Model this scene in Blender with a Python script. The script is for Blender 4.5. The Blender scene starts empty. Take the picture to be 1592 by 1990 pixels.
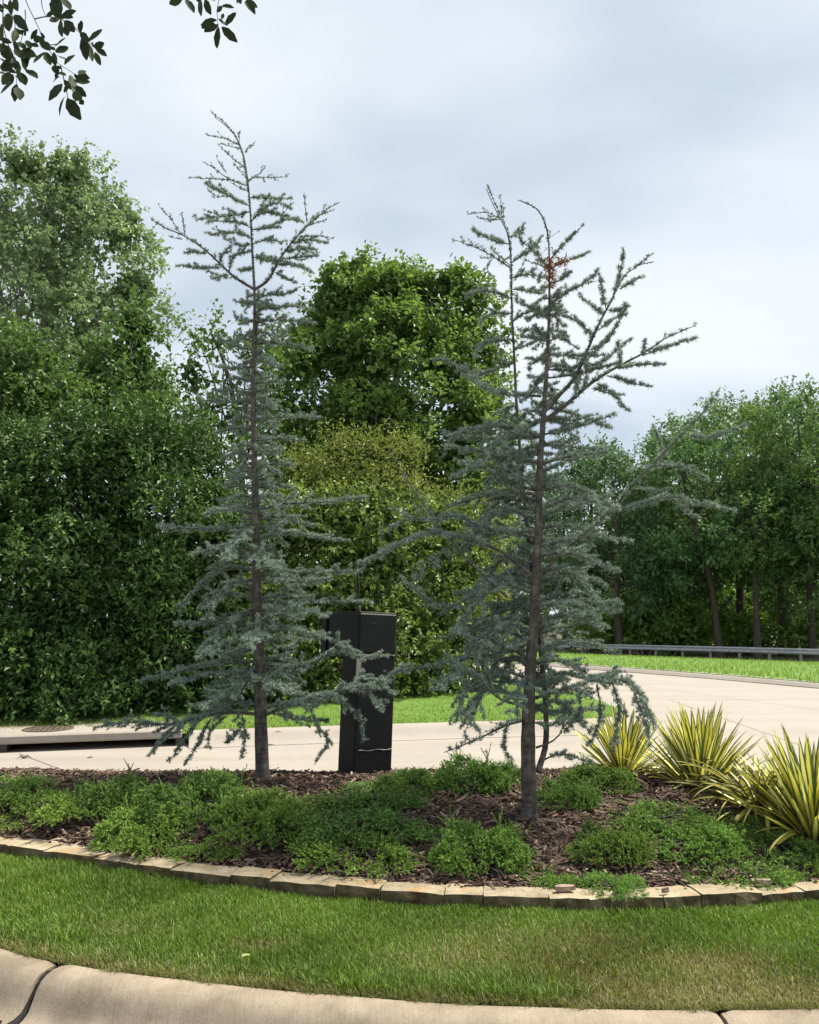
import bpy, math, random
import numpy as np
R = math.radians
rng = np.random.default_rng(7)
random.seed(7)
S = bpy.context.scene
COL = S.collection

# ------------------------------------------------------------------ camera, sky, sun, exposure
CAM_H, FPX, PITCH = 1.65, 1562.0, math.atan(210 / 1562.0)
cam_d = bpy.data.cameras.new('camera'); cam = bpy.data.objects.new('camera', cam_d); COL.objects.link(cam)
cam.location = (0, 0, CAM_H); cam.rotation_euler = (R(90) + PITCH, 0, 0)
cam_d.sensor_fit = 'HORIZONTAL'; cam_d.sensor_width = 36; cam_d.lens = 36 * FPX / 1592
cam_d.clip_start = .05; cam_d.clip_end = 3000
S.camera = cam
S.view_settings.view_transform = 'Standard'; S.view_settings.look = 'None'
S.view_settings.gamma = 1; S.view_settings.use_curve_mapping = False
S.view_settings.exposure = 0.97
SUN_EL, SUN_AZ = 60, 74            # azimuth clockwise from +Y (the viewing direction)
sd = bpy.data.lights.new('sun', 'SUN'); sun = bpy.data.objects.new('sun', sd); COL.objects.link(sun)
sd.energy = 4.7; sd.angle = R(8); sd.color = (1, .93, .80)
sun.rotation_euler = (R(90 - SUN_EL), 0, R(180 - SUN_AZ)); sun.location = (8, 15, 30)

W = bpy.data.worlds.new('World'); S.world = W; W.use_nodes = True
nt = W.node_tree; N = nt.nodes; LK = nt.links; N.clear()
def wn(t, **k):
    n = N.new(t)
    for a, b in k.items(): setattr(n, a, b)
    return n
sky = wn('ShaderNodeTexSky', sky_type='NISHITA', sun_disc=False, sun_elevation=R(SUN_EL), sun_rotation=R(SUN_AZ))
skys = wn('ShaderNodeVectorMath', operation='SCALE'); skys.inputs['Scale'].default_value = .085
LK.new(sky.outputs[0], skys.inputs[0])
tc = wn('ShaderNodeTexCoord'); sep = wn('ShaderNodeSeparateXYZ'); LK.new(tc.outputs['Generated'], sep.inputs[0])
ad = wn('ShaderNodeMath', operation='ADD'); LK.new(sep.outputs[2], ad.inputs[0]); ad.inputs[1].default_value = .32
mx = wn('ShaderNodeMath', operation='MAXIMUM'); LK.new(ad.outputs[0], mx.inputs[0]); mx.inputs[1].default_value = .05
dx = wn('ShaderNodeMath', operation='DIVIDE'); LK.new(sep.outputs[0], dx.inputs[0]); LK.new(mx.outputs[0], dx.inputs[1])
dy = wn('ShaderNodeMath', operation='DIVIDE'); LK.new(sep.outputs[1], dy.inputs[0]); LK.new(mx.outputs[0], dy.inputs[1])
cmb = wn('ShaderNodeCombineXYZ'); LK.new(dx.outputs[0], cmb.inputs[0]); LK.new(dy.outputs[0], cmb.inputs[1])
mp = wn('ShaderNodeMapping'); LK.new(cmb.outputs[0], mp.inputs[0])
mp.inputs['Location'].default_value = (0, 8, 0); mp.inputs['Rotation'].default_value = (0, 0, R(-14)); mp.inputs['Scale'].default_value = (1.0, 1.6, 1)
n1 = wn('ShaderNodeTexNoise'); LK.new(mp.outputs[0], n1.inputs[0])
n1.inputs['Scale'].default_value = 1.15; n1.inputs['Detail'].default_value = 6; n1.inputs['Roughness'].default_value = .46; n1.inputs['Distortion'].default_value = .15
r1 = wn('ShaderNodeValToRGB'); LK.new(n1.outputs[0], r1.inputs[0])
el = r1.color_ramp.elements
el[0].position = .37; el[0].color = (.315, .365, .415, 1)
el[1].position = .63; el[1].color = (.515, .533, .546, 1)
e = el.new(.50); e.color = (.43, .468, .50, 1)
mxc = wn('ShaderNodeMix', data_type='RGBA'); mxc.inputs[0].default_value = .88
LK.new(skys.outputs[0], mxc.inputs[6]); LK.new(r1.outputs[0], mxc.inputs[7])
bg = wn('ShaderNodeBackground'); LK.new(mxc.outputs[2], bg.inputs[0]); bg.inputs[1].default_value = 1
wo = wn('ShaderNodeOutputWorld'); LK.new(bg.outputs[0], wo.inputs[0])

# ------------------------------------------------------------------ helpers
def ray(px, py):
    a = (px - 796) / FPX; b = (995 - py) / FPX
    return np.array([a, math.cos(PITCH) - b * math.sin(PITCH), math.sin(PITCH) + b * math.cos(PITCH)])
def gp(px, py, z=0.):
    d = ray(px, py); return d * ((z - CAM_H) / d[2]) + np.array([0, 0, CAM_H])
def at(px, py, Y):
    d = ray(px, py); return d * (Y / d[1]) + np.array([0, 0, CAM_H])
def nrm(v):
    return v / np.maximum(np.linalg.norm(v, axis=-1, keepdims=True), 1e-9)
def smooth(pts, n):
    """Catmull-Rom through pts, n samples"""
    P = np.asarray(pts, float)
    if len(P) == 2:
        t = np.linspace(0, 1, n)[:, None]; return P[0] * (1 - t) + P[1] * t
    seg = np.linalg.norm(np.diff(P, axis=0), axis=1); cum = np.concatenate([[0], np.cumsum(seg)])
    E = np.vstack([2 * P[0] - P[1], P, 2 * P[-1] - P[-2]])
    out = []
    for s in np.linspace(0, cum[-1], n):
        i = min(np.searchsorted(cum, s, side='right') - 1, len(seg) - 1)
        t = (s - cum[i]) / max(seg[i], 1e-9)
        a, b, c, d = E[i], E[i + 1], E[i + 2], E[i + 3]
        out.append(.5 * (2 * b + (c - a) * t + (2 * a - 5 * b + 4 * c - d) * t * t + (3 * b - a - 3 * c + d) * t ** 3))
    return np.array(out)
def set_attrs(me, attrs):
    for k, v in (attrs or {}).items():
        a = me.attributes.new(k, 'FLOAT', 'POINT'); a.data.foreach_set('value', np.ascontiguousarray(v, dtype=np.float32))
def mesh_np(name, V, F, attrs=None, smooth_shade=False):
    """V (n,3); F (m,3) or (m,4) array, or a list of such arrays"""
    Fs = F if isinstance(F, list) else [F]
    Fs = [f for f in Fs if len(f)]
    me = bpy.data.meshes.new(name)
    me.vertices.add(len(V)); me.vertices.foreach_set('co', np.ascontiguousarray(V, dtype=np.float32).ravel())
    loops = np.concatenate([f.ravel() for f in Fs]).astype(np.int32)
    tot = np.concatenate([np.full(len(f), f.shape[1], np.int32) for f in Fs])
    st = np.concatenate([[0], np.cumsum(tot)[:-1]]).astype(np.int32)
    me.loops.add(len(loops)); me.loops.foreach_set('vertex_index', loops)
    me.polygons.add(len(tot)); me.polygons.foreach_set('loop_start', st); me.polygons.foreach_set('loop_total', tot)
    set_attrs(me, attrs)
    me.update(calc_edges=True)
    me.polygons.foreach_set('use_smooth', np.full(len(tot), smooth_shade))
    me.validate()
    return me
class MB:
    """collects geometry for one mesh"""
    def __init__(s): s.V = []; s.T = []; s.Q = []; s.n = 0; s.A = {}
    def add(s, V, T=None, Q=None, **attrs):
        V = np.asarray(V, float)
        if T is not None and len(T): s.T.append(np.asarray(T, int) + s.n)
        if Q is not None and len(Q): s.Q.append(np.asarray(Q, int) + s.n)
        for k, v in attrs.items(): s.A.setdefault(k, []).append((s.n, np.broadcast_to(np.asarray(v, float), (len(V),))))
        s.V.append(V); s.n += len(V)
    def tube(s, pts, rad, sides=6, cap=True, **attrs):
        P = np.asarray(pts, float); n = len(P); rad = np.broadcast_to(np.asarray(rad, float), (n,))
        T = nrm(np.gradient(P, axis=0))
        ref = np.array([0, 0, 1.]) if abs(T[0][2]) < .9 else np.array([0, 1., 0])
        U = np.zeros_like(P); u = nrm(np.cross(T[0], ref))
        for i in range(n):
            u = u - T[i] * np.dot(u, T[i]); u = u / max(np.linalg.norm(u), 1e-9); U[i] = u
        B = np.cross(T, U)
        a = np.arange(sides) * 2 * math.pi / sides
        V = P[:, None] + rad[:, None, None] * (np.cos(a)[None, :, None] * U[:, None] + np.sin(a)[None, :, None] * B[:, None])
        V = V.reshape(-1, 3)
        i = np.arange(n - 1)[:, None] * sides; j = np.arange(sides)[None]; k = (j + 1) % sides
        Q = np.stack([i + j, i + k, i + sides + k, i + sides + j], -1).reshape(-1, 4)
        Tq = []
        if cap:
            V = np.vstack([V, P[-1] + T[-1] * rad[-1] * .6]); e = len(V) - 1; b = (n - 1) * sides
            Tq = [[b + q, b + (q + 1) % sides, e] for q in range(sides)]
        s.add(V, Tq, Q, **attrs)
    def box(s, c, d, rot=None, bev=0., **attrs):
        """axis box centred at c, full sizes d, optional 3x3 rot; chamfered when bev"""
        h = np.asarray(d, float) / 2
        if bev:
            pts = []
            for sx in (-1, 1):
                for sy in (-1, 1):
                    for sz in (-1, 1):
                        for ax in range(3):
                            q = np.array([sx, sy, sz]) * (h - bev); q[ax] = (sx, sy, sz)[ax] * h[ax]; pts.append(q)
            import bmesh
            bm = bmesh.new(); vs = [bm.verts.new(p) for p in pts]
            bmesh.ops.convex_hull(bm, input=vs); bmesh.ops.dissolve_limit(bm, angle_limit=.01, verts=bm.verts, edges=bm.edges)
            bmesh.ops.triangulate(bm, faces=bm.faces); bm.verts.ensure_lookup_table()
            V = np.array([v.co[:] for v in bm.verts]); idx = {v: i for i, v in enumerate(bm.verts)}
            T = [[idx[v] for v in f.verts] for f in bm.faces]; bm.free()
            if rot is not None: V = V @ np.asarray(rot).T
            s.add(V + np.asarray(c), T, **attrs)
        else:
            V = np.array([[x, y, z] for x in (-1, 1) for y in (-1, 1) for z in (-1, 1)]) * h
            if rot is not None: V = V @ np.asarray(rot).T
            s.add(V + np.asarray(c), None, [[0, 1, 3, 2], [4, 6, 7, 5], [0, 4, 5, 1], [2, 3, 7, 6], [0, 2, 6, 4], [1, 5, 7, 3]], **attrs)
    def mesh(s, name, smooth_shade=False):
        V = np.vstack(s.V); at_ = {}
        for k, l in s.A.items():
            a = np.zeros(len(V))
            for st, v in l: a[st:st + len(v)] = v
            at_[k] = a
        F = ([np.vstack(s.T)] if s.T else []) + ([np.vstack(s.Q)] if s.Q else [])
        return mesh_np(name, V, F, at_, smooth_shade)
def obj(name, me, mat=None, parent=None, loc=None, **props):
    o = bpy.data.objects.new(name, me); COL.objects.link(o)
    if mat is not None and not me.materials: me.materials.append(mat)
    if parent is not None: o.parent = parent
    if loc is not None: o.location = loc
    for k, v in props.items(): o[k] = v
    return o
def thing(name, label, cat, loc=(0, 0, 0), rz=0, group=None):
    o = bpy.data.objects.new(name, None); COL.objects.link(o); o.empty_display_size = .1
    o.location = loc; o.rotation_euler = (0, 0, rz); o['label'] = label; o['category'] = cat
    if group: o['group'] = group
    return o
def tag(o, label, cat, group=None):
    o['label'] = label; o['category'] = cat
    if group: o['group'] = group
    return o
def local(V, loc): return np.asarray(V, float) - np.asarray(loc, float)

# ------------------------------------------------------------------ materials
def mat_new(name):
    m = bpy.data.materials.new(name); m.use_nodes = True
    t = m.node_tree; t.nodes.clear(); return m, t
class NB:
    def __init__(s, t): s.t = t
    def n(s, typ, ins=None, **k):
        x = s.t.nodes.new(typ)
        for a, b in k.items(): setattr(x, a, b)
        for a, b in (ins or {}).items():
            if hasattr(b, 'links') or isinstance(b, bpy.types.NodeSocket): s.t.links.new(b, x.inputs[a])
            else: x.inputs[a].default_value = b
        return x
    def ramp(s, fac, stops):
        x = s.t.nodes.new('ShaderNodeValToRGB'); s.t.links.new(fac, x.inputs[0]); E = x.color_ramp.elements
        E[0].position, E[0].color = stops[0][0], (*stops[0][1], 1); E[1].position, E[1].color = stops[-1][0], (*stops[-1][1], 1)
        for p, c in stops[1:-1]: q = E.new(p); q.color = (*c, 1)
        return x.outputs[0]
    def noise(s, scale, detail=3, rough=.55, vec=None, dist=0):
        i = {'Scale': scale, 'Detail': detail, 'Roughness': rough, 'Distortion': dist}
        if vec is None: vec = s.pos()
        i['Vector'] = vec
        return s.n('ShaderNodeTexNoise', i).outputs[0]
    def pos(s):
        if not hasattr(s, '_p'): s._p = s.n('ShaderNodeNewGeometry').outputs['Position']
        return s._p
    def mapv(s, vec, scale, rot=(0, 0, 0)): return s.n('ShaderNodeMapping', {'Vector': vec, 'Scale': scale, 'Rotation': rot}).outputs[0]
    def mix(s, f, a, b, blend='MIX'):
        x = s.t.nodes.new('ShaderNodeMix'); x.data_type = 'RGBA'; x.blend_type = blend
        for i, v in ((0, f), (6, a), (7, b)):
            if isinstance(v, bpy.types.NodeSocket): s.t.links.new(v, x.inputs[i])
            else: x.inputs[i].default_value = v if i == 0 else (*v, 1)
        return x.outputs[2]
    def math(s, op, a, b=0.):
        x = s.t.nodes.new('ShaderNodeMath'); x.operation = op
        for i, v in ((0, a), (1, b)):
            if isinstance(v, bpy.types.NodeSocket): s.t.links.new(v, x.inputs[i])
            else: x.inputs[i].default_value = v
        return x.outputs[0]
    def attr(s, name): return s.n('ShaderNodeAttribute', attribute_name=name).outputs['Fac']
    def bump(s, h, strength=.3, dist=.01): return s.n('ShaderNodeBump', {'Height': h, 'Strength': strength, 'Distance': dist}).outputs[0]
    def out(s, col, rough=.8, spec=.3, normal=None, transl=0., tcol=None):
        i = {'Base Color': col if isinstance(col, bpy.types.NodeSocket) else (*col, 1), 'Roughness': rough, 'Specular IOR Level': spec}
        if normal is not None: i['Normal'] = normal
        sh = s.n('ShaderNodeBsdfPrincipled', i).outputs[0]
        if transl:
            tr = s.n('ShaderNodeBsdfTranslucent', {'Color': tcol if tcol is not None else i['Base Color']}).outputs[0]
            m = s.n('ShaderNodeMixShader'); m.inputs[0].default_value = transl
            s.t.links.new(sh, m.inputs[1]); s.t.links.new(tr, m.inputs[2]); sh = m.outputs[0]
        o = s.n('ShaderNodeOutputMaterial'); s.t.links.new(sh, o.inputs[0])
def leaf_mat(name, stops, rough=.5, transl=.3, spec=.35, tint=None):
    """stops over the per-leaf 'var' attribute; optional tint by the object's own colour"""
    m, t = mat_new(name); b = NB(t)
    c = b.ramp(b.attr('var'), stops)
    if tint:
        oc = b.n('ShaderNodeObjectInfo').outputs['Color']
        c = b.mix(1., c, oc, 'MULTIPLY')
    tc_ = b.mix(1., c, (1.12, 1.18, .75), 'MULTIPLY')
    b.out(c, rough, spec, None, transl, tc_)
    return m
def simple(name, c0, c1, scale=8, rough=.85, bump=.2, bd=.01, spec=.3, stretch=None):
    m, t = mat_new(name); b = NB(t)
    v = b.pos()
    if stretch: v = b.mapv(v, stretch)
    f = b.noise(scale, 5, .6, v)
    c = b.ramp(f, [(.3, c0), (.7, c1)])
    b.out(c, rough, spec, b.bump(f, bump, bd) if bump else None)
    return m
def concrete(name, base, dark, brush=0.):
    m, t = mat_new(name); b = NB(t)
    big = b.noise(.55, 4, .55); mid = b.noise(6, 5, .6); fine = b.noise(140, 3, .7)
    c = b.ramp(big, [(.3, tuple(x * .88 for x in base)), (.7, base)])
    c = b.mix(b.math('MULTIPLY', b.ramp(mid, [(.45, (0, 0, 0)), (.75, (1, 1, 1))]), .35), c, dark)
    st_ = b.noise(1.0, 5, .62, b.mapv(b.pos(), (.12, 1.5, 1), (0, 0, R(8))))
    c = b.mix(.5, c, b.ramp(st_, [(.34, (.80, .78, .76)), (.5, (1, 1, 1)), (.68, (1.08, 1.08, 1.08))]), 'MULTIPLY')
    sp = b.ramp(fine, [(.30, (.55, .55, .55)), (.45, (1, 1, 1)), (.66, (1, 1, 1)), (.74, (1.25, 1.22, 1.2))])
    c = b.mix(.8, c, sp, 'MULTIPLY')
    h = b.math('ADD', b.math('MULTIPLY', fine, .6), b.math('MULTIPLY', mid, .4))
    b.out(c, .88, .25, b.bump(h, .35, .004))
    return m

M = {}
M['road'] = concrete('road_concrete', (.318, .288, .254), (.24, .214, .186))
M['soil'] = simple('soil', (.035, .026, .02), (.075, .055, .042), 25, .95, .5, .02)
M['lawn'] = simple('turf_soil', (.028, .036, .012), (.06, .062, .024), 14, .95, .4, .01)
M['verge'] = simple('verge_turf', (.07, .15, .02), (.12, .20, .035), 3, .95, .3, .02)
M['ground'] = simple('ground_turf', (.05, .075, .025), (.08, .1, .035), .6, .95, 0)
M['dirt'] = simple('dirt', (.14, .11, .085), (.22, .18, .14), 2.5, .95, .3, .02)
M['forest_floor'] = simple('forest_floor', (.05, .055, .025), (.11, .10, .05), .9, .95, .3, .05)
M['bark'] = simple('bark', (.045, .037, .03), (.11, .092, .076), 10, .95, .6, .02, stretch=(1, 1, .25))
M['bark_pale'] = simple('bark_pale', (.16, .14, .11), (.30, .27, .22), 9, .95, .5, .02, stretch=(1, 1, .3))
M['twig'] = simple('twig', (.045, .038, .03), (.085, .07, .055), 30, .95, 0)

# concrete with brush marks for the near kerb
m, t = mat_new('kerb_concrete'); b = NB(t)
tcn = b.pos()
big = b.noise(2.6, 6, .68); fine = b.noise(95, 4, .8)
br = b.noise(90, 3, .6, b.mapv(tcn, (1.6, .08, .2), (0, 0, R(-10))))
c = b.ramp(big, [(.32, (.19, .155, .115)), (.5, (.275, .228, .172)), (.7, (.34, .29, .225))])
c = b.mix(.55, c, b.ramp(fine, [(.30, (.30, .30, .30)), (.43, (.95, .95, .95)), (.60, (1.0, 1, 1)), (.70, (1.6, 1.55, 1.5))]), 'MULTIPLY')
c = b.mix(.35, c, b.ramp(br, [(.36, (.70, .68, .66)), (.52, (1, 1, 1))]), 'MULTIPLY')
b.out(c, .9, .25, b.bump(b.math('ADD', fine, b.math('MULTIPLY', br, .8)), .4, .004)); M['kerb'] = m
M['sealant'] = simple('sealant', (.006, .006, .007), (.016, .016, .017), 60, .85, .5, .006)
# edging stones: limestone with rust patches per stone
m, t = mat_new('edging_stone'); b = NB(t)
oi = b.n('ShaderNodeObjectInfo').outputs['Random']
big = b.noise(9, 5, .65); fine = b.noise(70, 4, .7)
c = b.ramp(big, [(.3, (.20, .165, .115)), (.52, (.32, .272, .195)), (.72, (.43, .375, .285))])
c = b.mix(b.math('MULTIPLY', b.ramp(b.noise(6, 3), [(.58, (0, 0, 0)), (.72, (1, 1, 1))]), .7), c, (.36, .21, .09))
c = b.mix(.6, c, b.ramp(fine, [(.3, (.5, .5, .48)), (.5, (1, 1, 1)), (.8, (1.15, 1.15, 1.12))]), 'MULTIPLY')
c = b.mix(1, c, b.ramp(oi, [(0, (.86, .86, .84)), (1, (1.08, 1.06, 1.0))]), 'MULTIPLY')
# mottled shade painted into the stone colour on the faces turned sideways
side_shade = b.ramp(b.noise(14, 4, .6), [(.35, (.18, .165, .125)), (.65, (.50, .48, .40))])
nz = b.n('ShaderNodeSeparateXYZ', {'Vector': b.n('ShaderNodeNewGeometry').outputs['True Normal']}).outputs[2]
c = b.mix(b.ramp(nz, [(.35, (1, 1, 1)), (.7, (0, 0, 0))]), c, b.mix(1, c, side_shade, 'MULTIPLY'))
b.out(c, .92, .2, b.bump(b.math('ADD', big, fine), .6, .008)); M['stone'] = m
# cedar trunk with ring marks
m, t = mat_new('cedar_bark'); b = NB(t)
p_ = b.pos()
rings = b.noise(26, 3, .6, b.mapv(p_, (.25, .25, 1.6)))
f = b.noise(30, 5, .65, b.mapv(p_, (1, 1, .45)))
c = b.ramp(f, [(.3, (.045, .038, .033)), (.5, (.085, .077, .069)), (.72, (.17, .155, .142))])
c = b.mix(.75, c, b.ramp(rings, [(.36, (.5, .48, .46)), (.48, (1, 1, 1)), (.62, (1, 1, 1)), (.7, (1.35, 1.3, 1.25))]), 'MULTIPLY')
b.out(c, .9, .25, b.bump(b.math('ADD', rings, f), .5, .01)); M['cedar_bark'] = m
M['needles'] = leaf_mat('cedar_needles', [(0, (.115, .155, .134)), (.5, (.222, .284, .246)), (.85, (.335, .42, .37)), (1, (.48, .56, .50))], .55, .12, .25)
M['juniper'] = leaf_mat('juniper_needles', [(0, (.07, .115, .03)), (.5, (.165, .265, .062)), (.85, (.32, .455, .12)), (1, (.48, .62, .21))], .55, .18, .25, tint=True)
M['grass'] = None
m, t = mat_new('grass_blades'); b = NB(t)
g = b.ramp(b.attr('var'), [(0, (.055, .11, .014)), (.4, (.112, .205, .025)), (.75, (.18, .295, .042)), (1, (.28, .39, .10))])
s_ = b.ramp(b.attr('var'), [(0, (.12, .095, .035)), (.5, (.28, .225, .115)), (1, (.48, .41, .27))])
c = b.mix(b.attr('dry'), g, s_)
b.out(c, .5, .3, None, .3, b.mix(1., c, (1.2, 1.3, .6), 'MULTIPLY')); M['grass'] = m
m, t = mat_new('mulch_chips'); b = NB(t)
c = b.ramp(b.attr('var'), [(0, (.04, .026, .02)), (.3, (.105, .068, .052)), (.65, (.20, .14, .11)), (.88, (.33, .255, .205)), (1, (.55, .46, .38))])
c = b.mix(.5, c, b.ramp(b.noise(120, 3, .7), [(.3, (.5, .5, .5)), (.6, (1.1, 1.1, 1.1))]), 'MULTIPLY')
b.out(c, .9, .2); M['mulch'] = m
M['dead'] = leaf_mat('dead_needles', [(0, (.16, .055, .02)), (1, (.30, .12, .045))], .8, .2)

# ------------------------------------------------------------------ ground, road, kerbs
def interp_curve(pts, x): return np.interp(x, [p[0] for p in pts], [p[1] for p in pts])
def dense(pts, n=240):
    c = smooth([(x, y, 0) for x, y in pts], n); return c[:, :2]
KERB = dense([(-6.6, 7.0), (-5.6, 6.25), (-4.4, 5.5), (-3.2, 4.72), (-2.5, 4.29), (-1.88, 3.93), (-1.51, 3.76), (-.85, 3.575), (.01, 3.41), (.76, 3.345), (1.59, 3.35), (2.6, 3.46), (3.8, 3.82), (5.2, 4.6), (6.2, 5.5), (6.8, 6.4)], 300)
EDGE = dense([(-5.3, 6.75), (-4.6, 6.3), (-3.6, 5.76), (-2.55, 5.23), (-2.01, 5.01), (-1.44, 4.76), (-.97, 4.59), (-.25, 4.38), (.53, 4.26), (.98, 4.235), (1.57, 4.28), (2.12, 4.38), (3.0, 4.62), (4.0, 5.05), (4.8, 5.6), (5.3, 6.2)], 300)
BACK = dense([(-5.3, 6.8), (-4.4, 6.95), (-3.2, 7.1), (-1, 7.4), (1, 7.6), (3, 7.6), (4.4, 7.2), (5.3, 6.3)], 200)
KBACK = dense([(-6.6, 7.05), (-5.6, 7.3), (-3.2, 7.6), (-1, 7.9), (1, 8.1), (3, 8.15), (5, 7.8), (6.2, 7.1), (6.8, 6.5)], 200)
def yk(x): return np.interp(x, KERB[:, 0], KERB[:, 1])
def yf(x): return np.interp(x, EDGE[:, 0], EDGE[:, 1])
def yb(x): return np.interp(x, BACK[:, 0], BACK[:, 1])
def ykb(x): return np.interp(x, KBACK[:, 0], KBACK[:, 1])
def wob(x, y): return .5 * (np.sin(3.1 * x + 1.3 * y) * np.cos(2.3 * y - .7 * x) + .6 * np.sin(6.7 * x - 4.1 * y + 1))
def bed_z(x, y):
    a, c = yf(x), yb(x); v = np.clip((y - a - .17) / np.maximum(c - a - .17, .05), 0, 1)
    return .238 + .225 * np.sin(math.pi * v) ** .9 * np.clip((x + 5.4) / 2.2, 0, 1) * np.clip((5.4 - x) / 2.6, 0, 1) + .012 * wob(x * 1.6, y * 1.6)
def lawn_z(x, y): return .145 + .05 * np.clip((y - yk(x)) / .8, 0, 1) + .006 * wob(2 * x, 2 * y)
def sheet(name, fx, fy0, fy1, fz, nx, ny, mat, **props):
    xs = np.linspace(*fx, nx); V = []
    for x in xs:
        y = np.linspace(fy0(x), fy1(x), ny); V.append(np.stack([np.full(ny, x), y, fz(np.full(ny, x), y)], 1))
    V = np.vstack(V); i = np.arange(nx - 1)[:, None] * ny; j = np.arange(ny - 1)[None]
    Q = np.stack([i + j, i + ny + j, i + ny + j + 1, i + j + 1], -1).reshape(-1, 4)
    return obj(name, mesh_np(name, V, Q, smooth_shade=True), mat, **props)
me = mesh_np('ground', np.array([[-900, -300, -1.6], [900, -300, -1.6], [900, 1500, -1.6], [-900, 1500, -1.6]]), np.array([[0, 1, 2, 3]]))
obj('ground', me, M['ground'], kind='structure')
# the far verge begins at the far edge of the road, which runs off to the upper left
VERGE = np.array([(-40, 112), (-16, 67), (-4, 46.0), (2.4, 34.4), (5.5, 28.74), (7.34, 25.7), (8.74, 23.04), (10.04, 20.1), (13, 13.2), (17, 3), (23, -14)], float)
GR = [at(1060, 1272, 66)[:2], at(1115, 1272, 62)[:2], at(1592, 1287, 50)[:2], at(1900, 1297, 43)[:2]]
DIRT0 = np.array([(-45, 128), (0, 72), (7.5, 60.5), (12.2, 54.0), (18, 49), (23, 45.2), (30, 40), (46, 27), (70, -14)], float)
def ribbon(name, A, B, za, zb, n, k, mat, sag=0., **props):
    A = smooth(np.c_[A, np.zeros(len(A))], n)[:, :2]; B = smooth(np.c_[B, np.zeros(len(B))], n)[:, :2]
    V = []
    for i in range(n):
        for j in range(k + 1):
            u = j / k; p = A[i] * (1 - u) + B[i] * u; V.append((*p, za + (zb - za) * u + sag * math.sin(math.pi * u)))
    V = np.array(V); i = np.arange(n - 1)[:, None] * (k + 1); j = np.arange(k)[None]
    Q = np.stack([i + j, i + k + 1 + j, i + k + 2 + j, i + j + 1], -1).reshape(-1, 4)
    return obj(name, mesh_np(name, V, Q[:, ::-1], smooth_shade=True), mat, **props)
rd = ribbon('road', np.array([(-70, 112), (-70, 60), (-70, 30), (-70, -14), (-40, -14)], float)[:, :], VERGE[[0, 2, 4, 7, 10]], 0, 0, 60, 8, M['road'], kind='structure')
bpy.data.objects.remove(rd)
V = [(-70, 112, 0), (-70, -14, 0)] + [(x, y, 0) for x, y in VERGE[::-1]]
me = bpy.data.meshes.new('road'); me.from_pydata(V, [], [list(range(len(V)))]); me.update()
import bmesh
bm = bmesh.new(); bm.from_mesh(me); bmesh.ops.triangulate(bm, faces=bm.faces)
bmesh.ops.recalc_face_normals(bm, faces=bm.faces)
for f in bm.faces:
    if f.normal.z < 0: f.normal_flip()
bm.to_mesh(me); bm.free(); obj('road', me, M['road'], kind='structure')
ribbon('verge', VERGE, DIRT0, .13, -.80, 80, 10, M['verge'], sag=.12, kind='structure')
DIRT1 = DIRT0 + np.array([3.2, 5.2]); DIRT2 = DIRT0 + np.array([70., 110.])
ribbon('dirt_strip', DIRT0, DIRT1, -.80, -.93, 60, 3, M['dirt'], kind='structure')
ribbon('forest_floor', DIRT1, DIRT2, -.93, -1.1, 60, 6, M['forest_floor'], kind='structure')
# thin kerb along the far edge of the road
def kerb_run(path, prof, closed=False):
    """path (n,2); prof list of (offset to the left of travel, z)"""
    P = np.asarray(path, float); T = nrm(np.gradient(P, axis=0)); L = np.c_[-T[:, 1], T[:, 0]]
    k = len(prof); V = np.vstack([np.array([[*(P[i] + L[i] * o), z] for o, z in prof]) for i in range(len(P))])
    i = np.arange(len(P) - 1)[:, None] * k; j = np.arange(k - 1)[None]
    Q = np.stack([i + j, i + j + 1, i + k + j + 1, i + k + j], -1).reshape(-1, 4)
    ends = [list(range(k))[::-1], [(len(P) - 1) * k + q for q in range(k)]]
    return V, Q, ends
def kerb_obj(name, path, prof, mat, parent=None, smooth_shade=True, **props):
    V, Q, ends = kerb_run(path, prof)
    me = bpy.data.meshes.new(name); me.from_pydata(V.tolist(), [], Q.tolist() + ends); me.update()
    bm = bmesh.new(); bm.from_mesh(me); bmesh.ops.recalc_face_normals(bm, faces=bm.faces); bm.to_mesh(me); bm.free()
    if smooth_shade: me.polygons.foreach_set('use_smooth', np.ones(len(me.polygons), bool)); me.set_sharp_from_angle(angle=R(50))
    return obj(name, me, mat, parent, **props)
PROF_FAR = [(-.08, -.05), (-.08, .02), (.0, .07), (.06, .115), (.3, .135), (.3, -.05)]
kerb_obj('far_kerb', smooth(np.c_[VERGE, np.zeros(len(VERGE))], 90)[::-1, :2] + np.array([-.1, -.06]), [(-o, z) for o, z in PROF_FAR], M['road'], kind='structure')

# --- median island: lawn, near kerb in cast segments, back kerb
sheet('lawn', (-6.5, 6.7), lambda x: yk(x) + .012, lambda x: ykb(x) - .012, lambda x, y: np.where((y > yf(x) + .1) & (y < yb(x) - .1), .10, lawn_z(x, y)), 170, 60, M['lawn'], kind='structure')
sheet('planting_bed', (-5.2, 5.2), lambda x: yf(x) + .06, lambda x: yb(x), bed_z, 150, 40, M['soil'], kind='structure')
PROF = [(.0, -.06), (.0, .150), (.012, .160), (.06, .162), (.095, .157), (.125, .143), (.15, .115), (.17, .08), (.19, .045), (.215, .018), (.25, .004), (.25, -.06)]
PROF = [(-o, z) for o, z in PROF]   # the road lies to the right of travel (towards the camera)
cum = np.concatenate([[0], np.cumsum(np.linalg.norm(np.diff(KERB, axis=0), axis=1))])
def kpath(s0, s1, n=40):
    s = np.linspace(s0, s1, n); return np.c_[np.interp(s, cum, KERB[:, 0]), np.interp(s, cum, KERB[:, 1])]
def s_at(x): return np.interp(x, KERB[:, 0], cum)
joints = [s_at(-1.53), s_at(1.19)]
L = joints[1] - joints[0]
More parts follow.
